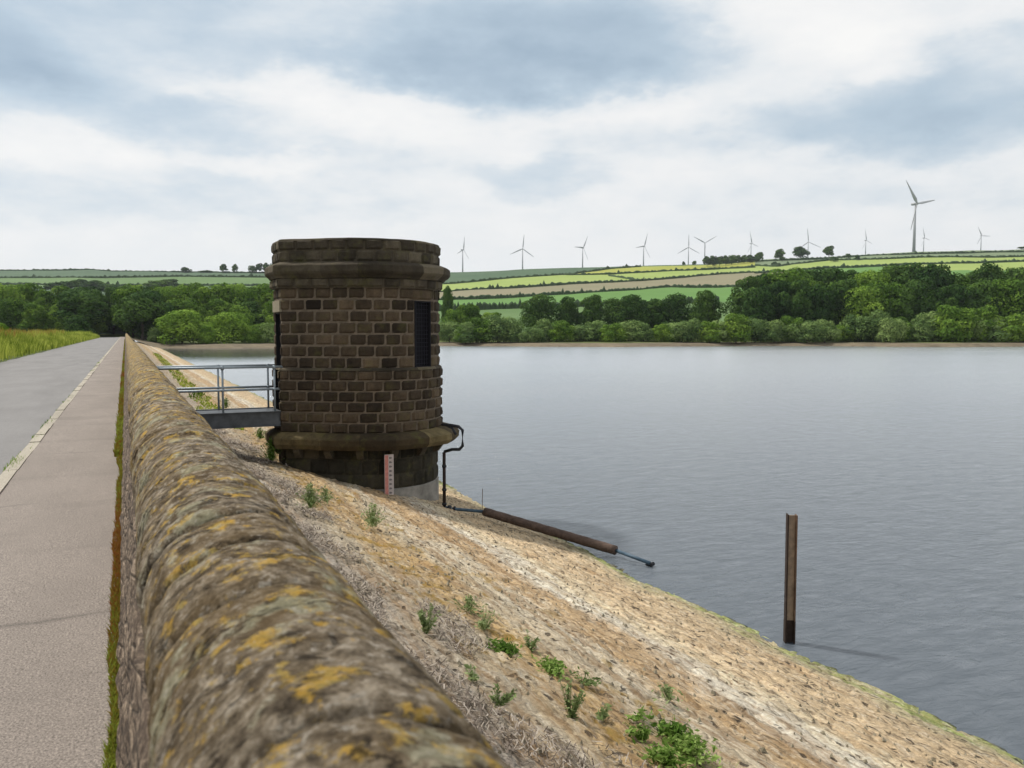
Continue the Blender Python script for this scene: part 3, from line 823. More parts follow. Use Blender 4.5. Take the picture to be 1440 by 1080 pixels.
def mortar_wall(mb, z0, z1, e, ex=0.0):
    for sg, ln in SEG:
        a, b_ = seg_rng(sg, e); br = [a + (b_-a)*k/(64 if sg == 4 else 4) for k in range(65 if sg == 4 else 5)]
        zs = [z0, z1]; ops = [o for o in OPEN if o[0] == sg and o[4] > z0 and o[3] < z1]
        for o in ops: br += [o[1], o[2]]; zs += [max(z0, o[3]), min(z1, o[4])]
        br = sorted(set(round(v, 5) for v in br)); zs = sorted(set(zs))
        for i in range(len(br)-1):
            for k in range(len(zs)-1):
                sm = (br[i]+br[i+1])/2; zm = (zs[k]+zs[k+1])/2
                if any(o[1] < sm < o[2] and o[3] < zm < o[4] for o in ops): continue
                p, q = seg_pt(sg, br[i], e), seg_pt(sg, br[i+1], e)
                mb.poly([(p.x, p.y, zs[k]), (q.x, q.y, zs[k]), (q.x, q.y, zs[k+1]), (p.x, p.y, zs[k+1])], .6)
def stones(mb, z0, rows, rh, e, bul=.035, lmin=.36, lmax=.46, edge_round=None, half=True, off0=0):
    for r in range(rows):
        za, zb = z0+r*rh, z0+(r+1)*rh
        for sg, ln in SEG:
            a, b_ = seg_rng(sg, e+bul*.4); s = a; first = True; cuts = [a]
            ops = sorted([o for o in OPEN if o[0] == sg and o[3] < (za+zb)/2 < o[4]], key=lambda o: o[1])
            spans = []; cur = a
            for o in ops: spans.append((cur, o[1])); cur = o[2]
            spans.append((cur, b_))
            for s0, s1 in spans:
                if s1 - s0 < .04: continue
                L_ = s1-s0; n = max(1, round(L_/.40)); base = L_/n
                cs = [s0]
                sh = base*.5 if (r+off0) % 2 else 0
                if sh: cs.append(s0+sh)
                while cs[-1]+base < s1-.05: cs.append(cs[-1]+base*U(.93, 1.07))
                if s1-cs[-1] < .12 and len(cs) > 1: cs.pop()
                cs.append(s1)
                for i in range(len(cs)-1):
                    u0, u1 = cs[i], cs[i+1]
                    if u1-u0 > .75: um = (u0+u1)/2; pair = ((u0, um), (um, u1))
                    else: pair = ((u0, u1),)
                    for c0, c1 in pair: stone(mb, sg, c0, c1, za, zb, e, bul)
def stone(mb, sg, c0, c1, za, zb, e, bul, tone=None, g_=.006):
    tone = min(1, max(0, random.gauss(.5, .22))) if tone is None else tone
    nx, nz = 7, 5; sd_ = U(0, 99); grid = []
    bl = bul*U(.75, 1.25)
    corner0 = abs(c0-seg_rng(sg, e+bul*.4)[0]) < .01 and sg in (0, 4)
    corner1 = abs(c1-seg_rng(sg, e+bul*.4)[1]) < .01 and sg in (0, 4)
    a = c0 + (0 if corner0 else g_); b_ = c1 - (0 if corner1 else g_)
    for k in range(nz+1):
        row = []
        for i in range(nx+1):
            u = i/nx; v = k/nz
            eu = min(u if not corner0 else 1, 1-u if not corner1 else 1)*(c1-c0); ev = min(v, 1-v)*(zb-za)
            ed = min(eu, ev)
            h = bl*min(1, (ed/.032))**.6
            if ed < 1e-6: h = -.012
            else: h += .012*fbm(u*3+sd_, v*2, 0, 3)
            s = a+(b_-a)*u; z = za+g_+(zb-za-2*g_)*v
            p = seg_pt(sg, s, e+h); row.append(mb.vert((p.x, p.y, z)))
        grid.append(row)
    for k in range(nz):
        for i in range(nx): mb.face((grid[k][i], grid[k][i+1], grid[k+1][i+1], grid[k+1][i]), tone)
# concrete footing and base drum
shell([(-.03, -3.6), (-.03, -2.0), (-.10, -1.96)], M['concrete'], 'footing', None, rough=.012).parent = None
child(bpy.data.objects['footing'])
mb = MB(); mortar_wall(mb, -2.6, -1.0, -.07)
stones(mb, -1.99, 2, .35, -.06, .02); stones(mb, -1.29, 1, .27, -.06, .02)
B(mb, 'base_wall', M['basest'])
# corbels under the ledge
ncb = 0
for sg, ln in SEG:
    n = {0: 2, 4: 14}[sg]
    for k in range(n):
        s = ln*(k+.5)/n; mb = MB(); wd = .075
        P = []
        for ss in (s-wd, s+wd):
            P.append([(seg_pt(sg, ss, e), z) for e, z in ((-.06,-1.02),(.16,-1.02),(.16,-1.10),(.05,-1.25),(-.06,-1.27))])
        ia = [mb.vert((p.x, p.y, z)) for p, z in P[0]]; ib = [mb.vert((p.x, p.y, z)) for p, z in P[1]]
        mb.face(ia, .6); mb.face(ib[::-1], .6)
        for q in range(5): mb.face((ia[q], ib[q], ib[(q+1)%5], ia[(q+1)%5]), .6)
        B(mb, 'corbel', M['dress'])
# moulded ledge
o = shell([(-.08,-1.04),(.19,-1.035),(.205,-1.015),(.225,-.97),(.245,-.93),(.25,-.80),(.235,-.775),(.14,-.70),(.02,-.655)], M['mossy'], 'base_ledge', None, rough=.02, grow=.95); child(o)
# lower wall and its rounded set-off
mb = MB(); mortar_wall(mb, -.70, .79, .035); B(mb, 'lower_wall_joints', M['mortar'])
mb = MB(); stones(mb, -.68, 5, .2417, .035, .040); stones(mb, .5285, 1, .245, .03, .055, off0=1)
B(mb, 'lower_wall', M['ashlar'])
o = shell([(.07,.755),(.055,.79),(.02,.815),(-.03,.82)], M['dress'], 'setoff_course', None, rough=.006); child(o)
# upper wall
mb = MB(); mortar_wall(mb, .80, 2.70, -.01); B(mb, 'upper_wall_joints', M['mortar'])
mb = MB(); stones(mb, .80, 7, .2643, -.01, .026); B(mb, 'upper_wall', M['ashlar'])
# cornice, parapet, roof
mb = MB(); mortar_wall(mb, 2.64, 2.88, .05); stones(mb, 2.645, 1, .225, .06, .03); B(mb, 'frieze', M['dress'])
o = shell([(.05,2.85),(.09,2.855),(.12,2.90),(.17,2.95),(.195,3.0),(.195,3.13),(.18,3.155),(.10,3.20),(.0,3.228)], M['dress'], 'cornice', None, rough=.018, grow=.45); child(o)
mb = MB(); mortar_wall(mb, 3.2, 3.70, .0)
stones(mb, 3.225, 1, .255, .01, .024, off0=1); stones(mb, 3.48, 1, .25, .005, .036)
B(mb, 'parapet', M['dress'])
o = shell([(.02,3.685),(.03,3.70),(.015,3.735),(-.04,3.75),(-.30,3.745),(-.32,3.5)], M['dress'], 'parapet_top', None, cap_top=True, rough=.012); child(o)
# door
mb = MB(); x1 = XA+.12
mb.box((x1, TY-.33, -.19), (x1+.04, TY+.33, 2.08)); dr = B(mb, 'door', M['door'])
mb = MB()
for yy in (TY-.33, TY+.31): mb.box((XA+.0, yy, -.19), (x1, yy+.02, 2.08))
mb.box((XA, TY-.33, 2.06), (x1, TY+.33, 2.08)); B(mb, 'door_frame', M['dark'])
mb = MB(); mb.tube([(x1-.03, TY-.2, .8), (x1-.03, TY-.2, .95)], .012, 8); h_ = B(mb, 'handle', M['steel']); h_.parent = dr; h_.matrix_parent_inverse = Matrix.Identity(4); 
h_.location = (0, 0, 0)
mb = MB(); mb.box((XA-.045, TY-.48, 2.10), (XA+.05, TY+.46, 2.36), .6); B(mb, 'door_lintel', M['lintel'])
# windows with iron grilles
for dg in (302, 418):
    s0 = win_s(dg); fr = MB(); zt, zb_ = 2.36, .80
    for a, b_ in ((s0-.30, s0-.27), (s0+.27, s0+.30)):
        P = [seg_pt(2, a, .005), seg_pt(2, b_, .005), seg_pt(2, b_, -.22), seg_pt(2, a, -.22)]
        lo = [fr.vert((p.x, p.y, zb_)) for p in P]; hi = [fr.vert((p.x, p.y, zt)) for p in P]
        for q in range(4): fr.face((lo[q], lo[(q+1)%4], hi[(q+1)%4], hi[q]))
    for za, zb2 in ((zb_, zb_+.03), (zt-.03, zt)):
        P = [seg_pt(2, s0-.27, .0), seg_pt(2, s0+.27, .0), seg_pt(2, s0+.27, -.22), seg_pt(2, s0-.27, -.22)]
        lo = [fr.vert((p.x, p.y, za)) for p in P]; hi = [fr.vert((p.x, p.y, zb2)) for p in P]
        for q in range(4): fr.face((lo[q], lo[(q+1)%4], hi[(q+1)%4], hi[q]))
        fr.face(hi); fr.face(lo[::-1])
    wobj = B(fr, 'window', M['dark'])
    pm = MB(); P = [seg_pt(2, s0-.30, -.16), seg_pt(2, s0+.30, -.16)]
    pm.poly([(P[0].x, P[0].y, zb_), (P[1].x, P[1].y, zb_), (P[1].x, P[1].y, zt), (P[0].x, P[0].y, zt)])
    pn = pm.build('pane', M['dark']); gr = MB()
    for k in range(1, 6):
        p = seg_pt(2, s0-.30+.1*k, -.06); gr.tube([(p.x, p.y, zb_), (p.x, p.y, zt)], .008, 6)
    for k in range(1, 16):
        z = zb_+k*(zt-zb_)/16; a = seg_pt(2, s0-.29, -.06); b_ = seg_pt(2, s0+.29, -.06); gr.tube([(a.x, a.y, z), (b_.x, b_.y, z)], .006, 5)
    go = gr.build('grille', M['grille'])
    for q in (pn, go): q.parent = wobj; q.matrix_parent_inverse = Matrix.Identity(4)
    mb = MB(); stone(mb, 2, s0-.45, s0+.42, 2.375, 2.64, -.0, .035, .72); B(mb, 'window_lintel', M['ashlar'])

# ------------------------------------------------------------------ depth gauge board on the drum
th_b = None
best = 9
for k in range(600):
    s = ARCL*k/600*.5; p = seg_pt(2, s, .02); rel = (p.x*cy_-p.y*sy_)/(p.x*sy_+p.y*cy_)
    if abs(rel - bear(545, 670)) < best: best = abs(rel-bear(545, 670)); sb = s
th = ang0+sb/TR; nb = Vector((math.cos(th), math.sin(th), 0)); tb = Vector((-nb.y, nb.x, 0)); pb = seg_pt(2, sb, .17); pb = Vector((pb.x, pb.y, 0))
gb = tag(empty('gauge_board', (pb.x, pb.y, -2.07)), 'narrow pink and white depth gauge board fixed low on the tower', 'gauge board')
def gpart(name, u0, u1, z0, z1, d0, d1, mat):
    mb = MB(); mb.obox(tb*u0+nb*d0+Vector((0, 0, z0)), tb*(u1-u0), nb*(d1-d0), (0, 0, z1-z0)); ob = mb.build(name, mat, gb); return ob
gpart('board', -.105, .105, 0, .93, 0, .02, M['white'])
gpart('red_scale', -.095, -.02, .015, .915, .02, .024, M['pink'])
for k in range(9):
    mk = MB(); mk.obox(tb*.0+nb*.02+Vector((0, 0, .03+k*.1)), tb*.05, nb*.004, (0, 0, .045))
    mk.obox(tb*.05+nb*.02+Vector((0, 0, .04+k*.1)), tb*.018, nb*.004, (0, 0, .02))
    mk.build('scale_mark', M['ink'], gb)
for z in (.12, .8): mk = MB(); mk.obox(tb*-.03+nb*-.20+Vector((0, 0, z)), tb*.06, nb*.20, (0, 0, .03)); mk.build('bracket', M['black'], gb)

# ------------------------------------------------------------------ footbridge
br = tag(empty('footbridge', (.6, TY, -.25)), 'narrow grey steel footbridge with tube railings from the wall to the tower', 'footbridge')
def Bp(mb, name, mat, smooth=None):
    o = mb.build(name, mat, br, smooth); o.matrix_parent_inverse = Matrix.Translation((-.6, -TY, .25)); return o
mb = MB(); mb.box((.56, TY-.44, -.235), (XA-.04, TY+.44, -.19)); Bp(mb, 'deck', M['beam'])
for yy, sgn in ((TY-.48, 1), (TY+.48, -1)):
    mb = MB(); y0, y1 = yy-.012, yy+.012
    mb.box((.54, y0, -.52), (XA-.06, y1, -.17)); f0, f1 = (yy-.07, yy-.012) if sgn > 0 else (yy+.012, yy+.07)
    mb.box((.54, f0, -.187), (XA-.06, f1, -.17)); mb.box((.54, f0, -.52), (XA-.06, f1, -.503))
    Bp(mb, 'side_beam', M['beam'])
    for zz, nm in ((.84, 'handrail'), (.33, 'mid_rail')):
        mb = MB(); mb.tube([(.42 if zz > .5 else .5, yy, zz), (XA+.02, yy, zz)], .027, 12); Bp(mb, nm, M['steel'], True)
    for xx in (1.94, 3.07):
        mb = MB(); mb.tube([(xx, yy, -.18), (xx, yy, .84)], .024, 10)
        mb.tube([(xx, yy, .30), (xx, yy, .36)], .037, 10); mb.tube([(xx, yy, .79), (xx, yy, .875)], .037, 10)
        Bp(mb, 'railing_post', M['steel'], True)
    mb = MB(); mb.tube([(.50, yy, .84), (.62, yy, .84)], .045, 10); mb.tube([(.56, yy, .84), (.56, yy, .60)], .03, 8); Bp(mb, 'wall_bracket', M['steel'], True)

# ------------------------------------------------------------------ black pipework on the tower and the lagged pipe
wp = tag(empty('water_pipe', (7.1, 19.3, -2.5)), 'dark pipe looping round the tower ledge then running rust brown down to the water', 'pipe')
def Pp(mb, name, mat, smooth=True):
    o = mb.build(name, mat, wp, smooth); o.matrix_parent_inverse = Matrix.Translation((-7.1, -19.3, 2.5)); return o
DT = 19.05
q = [spot(*a) for a in ((622,597,DT-.2),(634,598,DT-.45),(645,600,DT-.6),(650.5,605,DT-.65),(650.5,627,DT-.65),(646,632,DT-.6),(636,632,DT-.4),(625.5,635,DT-.1))]
mb = MB(); mb.tube(q, .036, 10); Pp(mb, 'pipe_loop', M['black'])
mb = MB(); mb.tube([spot(626,597,DT-.3), spot(636,602,DT-.5), spot(641,611,DT-.6)], .03, 8); Pp(mb, 'stay', M['black'])
qa = spot(624.5,636,DT); qb = spot(624.5,716,DT)
mb = MB(); mb.tube([qa, Vector((qa.x, qa.y, qb.z))], .038, 10); Pp(mb, 'downpipe', M['rustshade'])
for z in (qb.z+.1, qa.z-.35, qa.z-.9):
    mb = MB(); mb.tube([(qa.x, qa.y, z), (qa.x, qa.y, z+.05)], .055, 10); Pp(mb, 'pipe_collar', M['black'])
p0 = Vector((qa.x, qa.y, qb.z+.05)); p1 = spot(682,728,18.66); p2 = spot(866,774,16.85); p3 = spot(914,792,16.2); p4 = spot(902,797.5,16.5)
for p in (p1, p2): p.z = max(p.z, slope_z(p.x)+.16)
mb = MB(); mb.tube([p0, p0+Vector((.12,-.1,-.03)), p1], .036, 10); Pp(mb, 'inlet_pipe', M['bluepipe'])
mb = MB(); mb.tube([p0.lerp(p1, .10), p0.lerp(p1, .16)], .06, 10); mb.tube([p0.lerp(p1, .24), p0.lerp(p1, .27)], .05, 10); Pp(mb, 'coupling', M['black'])
mb = MB(); n = 24; mb.tube([p1.lerp(p2, k/n) for k in range(n+1)], [.098+.004*math.sin(k*2.1) for k in range(n+1)], 16); Pp(mb, 'rusty_lagging', M['rust'])
mb = MB(); mb.tube([p2, p3], .036, 10); Pp(mb, 'outlet_pipe', M['bluepipe'])
mb = MB(); mb.tube([p3+Vector((.04,-.06,.0)), p4, p4+Vector((-.1,.1,-.12))], .04, 10); Pp(mb, 'elbow', M['black'])
# thin rod by the pipe
p = on_slope(678, 724); mb = MB(); mb.tube([p, p+Vector((.01, 0, .62))], .008, 6)
tag(mb.build('thin_rod', M['rust2']), 'thin upright rod standing in the slope behind the lagged pipe', 'rod')

# ------------------------------------------------------------------ steel post in the water
pp = on_level(1110, 903, WATER); topz = (spot(1110, 723, pp.x*sy_+pp.y*cy_)).z
ps = tag(empty('steel_post', (pp.x, pp.y, WATER), -YAW-R(6)), 'upright rusty steel H section post standing in the water near the slope', 'post')
mb = MB(); h = topz-WATER; b0 = -1.2
mb.box((-.076, -.06, .34), (-.056, .06, h)); 
mb.build('flange', M['rustshade'], ps)
mb = MB(); mb.box((.050, -.06, .34), (.070, .06, h-.01)); mb.build('flange', M['rust2'], ps)
mb = MB(); mb.box((-.0555, -.012, .34), (.0495, .012, h-.015)); mb.build('web', M['weblit'], ps)  # pale web beside dark flange: light and shade put into the steel colours
mb = MB(); mb.box((-.078, -.062, b0), (-.055, .062, .338)); mb.box((.049, -.062, b0), (.072, .062, .338)); mb.box((-.0545, -.014, b0), (.0485, .014, .338))
mb.build('painted_reflection', M['rustshade'], ps)  # the post's dark water reflection put into the colour of its foot

# ------------------------------------------------------------------ trees
def crown_mesh(name, seed, h, w_, low, nleaf, ls, lobes, mat, spread=1.0):
    random.seed(seed); mb = MB(); LB = []
    for k in range(lobes):
        z = low + (h-low)*(.12+.80*((k+.5)/lobes)); fr = (z-low)/(h-low)
        rr = w_/2*math.sin(math.pi*min(1, .22+.70*fr))**.7
        a = k*2.4+U(-.4, .4); rad = rr*U(.30, .80)
        s = w_*U(.12, .24)*(1.15-.35*fr)
        LB.append((Vector((math.cos(a)*rad*spread, math.sin(a)*rad*spread, z)), Vector((s*U(.9,1.25), s*U(.9,1.25), s*U(.7, .95)))))
    LB.append((Vector((U(-.3,.3), U(-.3,.3), h-w_*.16)), Vector((w_*.2, w_*.2, w_*.16))))
    LB.append((Vector((0, 0, (low+h)/2)), Vector((w_*.30, w_*.30, (h-low)*.34))))
    vol = [b_.x*b_.y for a, b_ in LB]
    tones = [U(.2, .8) for _ in LB]
    for _ in range(nleaf):
        j = random.choices(range(len(LB)), vol)[0]; c, s = LB[j]
        dv = Vector((random.gauss(0,1), random.gauss(0,1), random.gauss(.25,1))).normalized()
        f = U(.84, 1.05) if rnd() < .93 else U(1.05, 1.2)
        f *= 1 + .12*noise.noise(dv*2.3 + Vector((seed, j, 0)))
        p = c + Vector((dv.x*s.x, dv.y*s.y, dv.z*s.z))*f
        if p.z < low*.6: continue
        nrm = (dv + Vector((U(-1,1), U(-1,1), U(-1,1)))*.42).normalized()
        t1 = nrm.cross(Vector((U(-1,1), U(-1,1), U(-1,1)))).normalized(); t2 = nrm.cross(t1)
        L1 = ls*U(.55, 1.3); L2 = L1*U(.5, .85); tn = max(0, min(1, tones[j]+U(-.22, .22)))
        mb.poly([p-t1*L1, p-t2*L2+t1*L1*.2, p+t1*L1, p+t2*L2-t1*L1*.1], tn)
    return mb.mesh(name, mat)
def trunk_mesh(name, seed, h, w_, low):
    random.seed(seed); mb = MB(); r = h*.022
    top = Vector((U(-.3,.3), U(-.3,.3), h*.72))
    mb.tube([(0,0,-1.5), (0,0,.1), (0,0,low*.6)] + [Vector((0,0,low*.6)).lerp(top, k/4) for k in (1,2,3,4)], [r*1.5, r*1.25, r, r*.85, r*.65, r*.45, r*.2], 8)
    for k in range(6):
        a = k*1.1+U(-.3,.3); z = low*.7+(h*.6-low*.7)*k/6
        st = Vector((0,0,z)); en = Vector((math.cos(a)*w_*.33, math.sin(a)*w_*.33, z+h*.2))
        mb.tube([st, st.lerp(en, .5)+Vector((0,0,-.2)), en], [r*.5, r*.35, r*.12], 6)
    return mb.mesh(name, M['bark'], True)
KIND = {}
def kind(key, mats, h, w_, low, nleaf, ls, lobes, n, nm):
    L_ = []
    for k in range(n):
        sd_ = hash_(key)+k*17
        L_.append((crown_mesh(nm+'_crown', sd_, h, w_*[1,.88,1.12,1.0][k%4], low, nleaf, ls, lobes+k%3, mats[k%len(mats)]), trunk_mesh(nm+'_trunk', sd_, h, w_, max(low, 1)), h))
    KIND[key] = (L_, nm)
def hash_(s): return sum(ord(c)*(i+3) for i, c in enumerate(s)) % 1000
kind('dark', [M['leafdark'], M['leafdark'], M['leafmid'], M['leafdark']], 16, 13, 2.2, 7000, .38, 26, 4, 'broadleaf_tree')
kind('mid', [M['leafmid']], 14, 12, 1.4, 6500, .38, 24, 4, 'broadleaf_tree')
kind('pale', [M['leafpale'], M['leafmid']], 7.5, 10, .1, 4600, .30, 20, 3, 'willow_bush')
kind('lime', [M['leaflime']], 9, 11, .1, 6500, .27, 26, 2, 'bright_bush')
kind('hill', [M['leafdark']], 9, 9, 1.6, 1500, .55, 9, 3, 'hill_tree')
kind('arch', [M['leafdark']], 17, 15, 5.0, 7500, .42, 24, 2, 'broadleaf_tree')
kind('thicket', [M['leafdark']], 8, 10, -.5, 4200, .34, 20, 2, 'added_dark_bush')  # dark bushes added to darken the road opening under the trees
kind('deep', [M['leafdark']], 14, 12, .9, 7000, .36, 26, 3, 'broadleaf_tree')
kind('tall', [M['leafpale'], M['leafmid']], 9, 5.5, .8, 2400, .34, 11, 2, 'poplar_tree')
random.seed(99); cnt = 0
def tree(key, px, D, top_py, width=None, label='', cat='tree', group=None, base=None):
    """a tree at bearing px, depth D, its top reaching the row top_py; width in pixels of the photograph"""
    global cnt
    L_, nm = KIND[key]; crown, trunk, h = L_[cnt % len(L_)]; cnt += 1
    X = bear(px)*D; z = ground(px, D) if base is None else base
    if D < 290 and px > 230: z = WATER+.7+max(0, D-262)*.04
    if D <= 290 and px < 440: z = max(z, WATER+.9)
    H = (EYE + elev(top_py)*D) - z; sc = H/h
    wsc = sc if width is None else (width/FP*D)/(14.0 if key == 'arch' else 12.0 if key in ('dark','mid','deep') else 10.0 if key in ('pale','lime','thicket') else 8.5 if key == 'hill' else 5.0)
    e = empty(nm, (X*cy_+D*sy_, -X*sy_+D*cy_, z), U(0, math.tau)); e.scale = (wsc, wsc, sc)
    tag(e, label, cat, group)
    for me, n_ in ((crown, 'crown'), (trunk, 'trunk')):
        c = bpy.data.objects.new(n_, me); COL.objects.link(c); c.parent = e
    return e
G1, LB1 = 'tall trees of the right hand wood', 'tall dark broadleaf tree in the dense wood above the right shore'
for px, top, D, w_ in ((1052,390,298,52),(1078,386,306,56),(1108,380,300,60),(1140,378,310,60),(1168,377,300,56),(1196,382,312,52),(1222,384,300,56),(1250,376,305,60),
        (1278,369,312,64),(1308,373,300,60),(1335,384,310,54),(1392,371,305,56),(1425,378,312,62),(1455,376,302,60),(1490,374,306,60),(1362,388,315,50),
        (1124,392,288,50),(1184,396,290,52),(1238,398,289,52),(1292,392,290,56),(1345,402,288,50),(1378,398,290,50),(1412,396,289,54),(1064,404,287,46),(1095,398,290,50),(1150,402,286,50),(1212,404,286,50),(1265,404,287,50),(1320,406,286,50),(1440,400,288,54)):
    tree('dark', px, D, top+U(-3,3), w_*U(1.0,1.2), LB1, group=G1)
G2, LB2 = 'bushes along the right shore', 'pale green rounded bush at the water edge under the right hand wood'
for px, top, w_ in ((1012,452,40),(1035,446,46),(1062,450,44),(1088,452,40),(1112,448,42),(1135,455,40),(1160,450,44),(1186,456,36),(1208,447,44),(1235,440,48),(1262,446,46),
        (1290,455,38),(1312,440,50),(1340,432,56),(1368,450,44),(1395,452,44),(1420,444,50),(1445,450,46),(1300,444,40),(1380,432,48),(1250,452,36),(1470,446,50),(1225,458,34),(1330,458,34),(1406,460,34)):
    tree('pale', px, 272+U(-4,6), top+U(-3,2), w_*U(1,1.25), LB2, 'bush', G2)
G3 = 'trees behind the far shore'
for px, top, D, w_, lb in ((629,404,300,20,'dark tree just showing past the right edge of the tower'),
        (757,416,300,44,'dark tree in the meadow, leftmost of the row behind the far shore'),
        (797,417,302,34,'narrow dark tree second from the left in the far shore row'),
        (832,416,300,42,'round dark tree third from the left in the far shore row'),
        (866,421,304,40,'middle dark tree of the far shore row'),
        (888,414,300,46,'broad tree right of the middle of the far shore row'),
        (922,421,304,42,'dark tree left of the last pair in the far shore row'),
        (948,415,300,44,'dark tree of the last pair in the far shore row'),
        (993,408,296,42,'solitary compact dark tree standing clear between the row and the wood')):
    tree('deep', px, D, top, w_*1.1, lb, group=G3)
for px, top, D, w_ in ((662,428,296,36),(690,440,292,40),(640,436,288,34),(652,430,300,30)):
    tree('mid', px, D, top, w_*1.1, 'mid green tree in the clump right of the tower above the shore', group='trees right of the tower')
G4, LB4 = 'bushes along the middle far shore', 'mid green rounded bush at the water edge below the hillside fields'
for px, top, w_ in ((632,452,36),(655,456,34),(676,448,50),(700,446,50),(718,456,30),(650,462,26),(752,462,30),(765,452,40),(790,452,44),(812,458,36),(838,452,42),(862,455,40),(884,452,44),(905,456,38),(930,458,34),(955,452,42),(975,450,40),(998,454,40),(740,466,24),(825,462,34),(945,462,30)):
    tree('pale', px, 272+U(-4,6), top+U(-2,2), w_*U(1,1.25), LB4, 'bush', G4)
# left wood
G5, LB5 = 'trees of the left hand wood', 'green broadleaf tree in the wood beyond the end of the road'
for px, top, D, w_, k in ((-30,398,285,60,'dark'),(8,404,280,54,'dark'),(36,402,290,56,'mid'),(66,410,284,44,'dark'),(92,408,292,50,'mid'),(112,414,280,44,'dark'),(134,412,290,44,'dark'),
        (205,412,282,46,'dark'),(228,404,296,50,'mid'),(250,404,290,48,'dark'),(274,402,296,54,'mid'),(300,404,290,50,'mid'),(326,402,296,54,'mid'),(350,404,290,50,'mid'),(374,402,294,54,'dark'),(404,404,292,54,'mid'),(430,408,292,50,'dark'),
        (20,424,268,44,'dark'),(52,428,266,44,'mid'),(84,430,268,40,'dark'),(118,430,264,40,'dark'),(262,420,284,48,'dark'),(312,422,284,48,'dark'),(352,424,282,46,'dark'),(386,424,280,46,'dark'),(338,434,276,36,'dark'),
        (-70,400,290,60,'mid'),(160,408,300,44,'dark'),(190,404,304,44,'mid'),(165,428,318,50,'dark'),(150,430,312,50,'dark')):
    tree('mid' if (px*7) % 3 != 1 else k, px, D, top+U(-4,3), w_*U(1.0,1.2), LB5, group=G5)
tree('mid', 187, 262, 404, 58, 'large bright green tree arching over the dark end of the road')
def at_road(x, y, key, toppx, wm, label, group=None):
    D = x*sy_ + y*cy_; X = x*cy_ - y*sy_; px = 720 + FP*X/D*(cp + (540-470)/FP*sp)
    tree(key, px, D, toppx, wm*FP/D, label, group=group, base=-.2)
for k in range(6):
    y = 276 + 11*k
    for x in (-11.5-U(0,1), 4.6+U(0,1)):
        at_road(x, y, 'arch', 414-k*1.5, 15, LB5, G5)
for k in range(5): at_road(-12+5.5*k, 352, 'dark', 415, 13, LB5, G5)
for k in range(4): at_road(-10.5+4.4*k, 338+U(-3,3), 'thicket', 440, 9, 'added dark thicket that darkens the opening where the road disappears', 'added dark thickets at the road end')
for k in range(3):
    at_road(-12.5, 268+14*k, 'thicket', 446, 8, 'added dark thicket that darkens the opening where the road disappears', 'added dark thickets at the road end')
tree('dark', 207, 258, 436, 34, 'dark tree between the road end and the big bright bush')
tree('dark', 132, 258, 436, 30, 'dark tree at the left of the dark road opening')
tree('lime', 256, 246, 437, 78, 'big bright green round bush right of the end of the dam', 'bush', 'bright bushes at the end of the dam')
tree('lime', 322, 250, 440, 58, 'smaller bright green bush right of the big round one', 'bush', 'bright bushes at the end of the dam')
tree('lime', 291, 243, 458, 26, 'little green bush between the two bright bushes', 'bush', 'bright bushes at the end of the dam')
tree('pale', 218, 247, 462, 26, 'small bush at the top of the slope beside the bright bush', 'bush')
tree('lime', 352, 250, 458, 30, 'low bright bush left of the tower at the water', 'bush', 'bright bushes at the end of the dam')
for px in (376, 398, 366):
    tree('pale', px, 254, 456, 34, 'dull green bush on the left shore just left of the tower', 'bush', 'bushes left of the tower')
tree('lime', -4, 78, 455, 44, 'bright green bush at the left edge of the photo beside the verge', 'bush', base=-.1)
# mid-distance dark wood on the left hill and skyline trees
for k, (px, top, w_) in enumerate([(74+11*i, 399-6*math.sin(i*.42)+U(-2,2), 19) for i in range(11)] + [(222,395,26),(238,393,26),(249,398,16)]):
    D = depth_at(px, top+13); tree('hill', px, D, top, w_*1.2, 'dark blue green tree of the small wood on the left hillside', group='small wood on the left hillside')
for px, top, w_, lb in ((263,376,13,'small round tree on the left skyline, leftmost of the four'),(316,372,14,'umbrella shaped tree on the left skyline'),(332,371.5,9,'small tree on the left skyline close beside the umbrella shaped one')):
    tree('hill', px, 1185, top, w_, lb, group='skyline trees on the left')
for px, top in ((357,374),(366,371),(376,370),(386,371),(396,373),(295,380),(288,380.5)):
    tree('hill', px, 1185, top, 12, 'dark tree of the clump on the skyline just left of the tower', group='skyline trees on the left')
for px, top, w_, lb in ((1066,355,15,'dark skyline tree at the right end of the hilltop row'),(1094,350.5,17,'round hilltop tree left of the darker pair'),(1123,347.5,20,'darkest round hilltop tree with a turbine behind it'),(1163,346.5,17,'hilltop tree with a bare trunk right of the darkest one')):
    tree('hill', px, 1180, top, w_, lb, group='hilltop trees on the right')
for i in range(9):
    tree('hill', 993+i*8.6, 1150, 360+U(-1.5,1.5), 13, 'low dark tree of the hilltop row under the turbines', group='hilltop row of trees')
for px, py, w_ in ((1087,374,10),(1170,368,12),(1203,366,9),(1098,367,10),(1190,363,8),(1432,349,12),(1436,350,9),(975,373,6),(960,374,6)):
    tree('hill', px, depth_at(px, py), py-6 if px < 1400 else 347, w_, 'little dark hedgerow tree on the right hillside', group='hedgerow trees on the hillside')

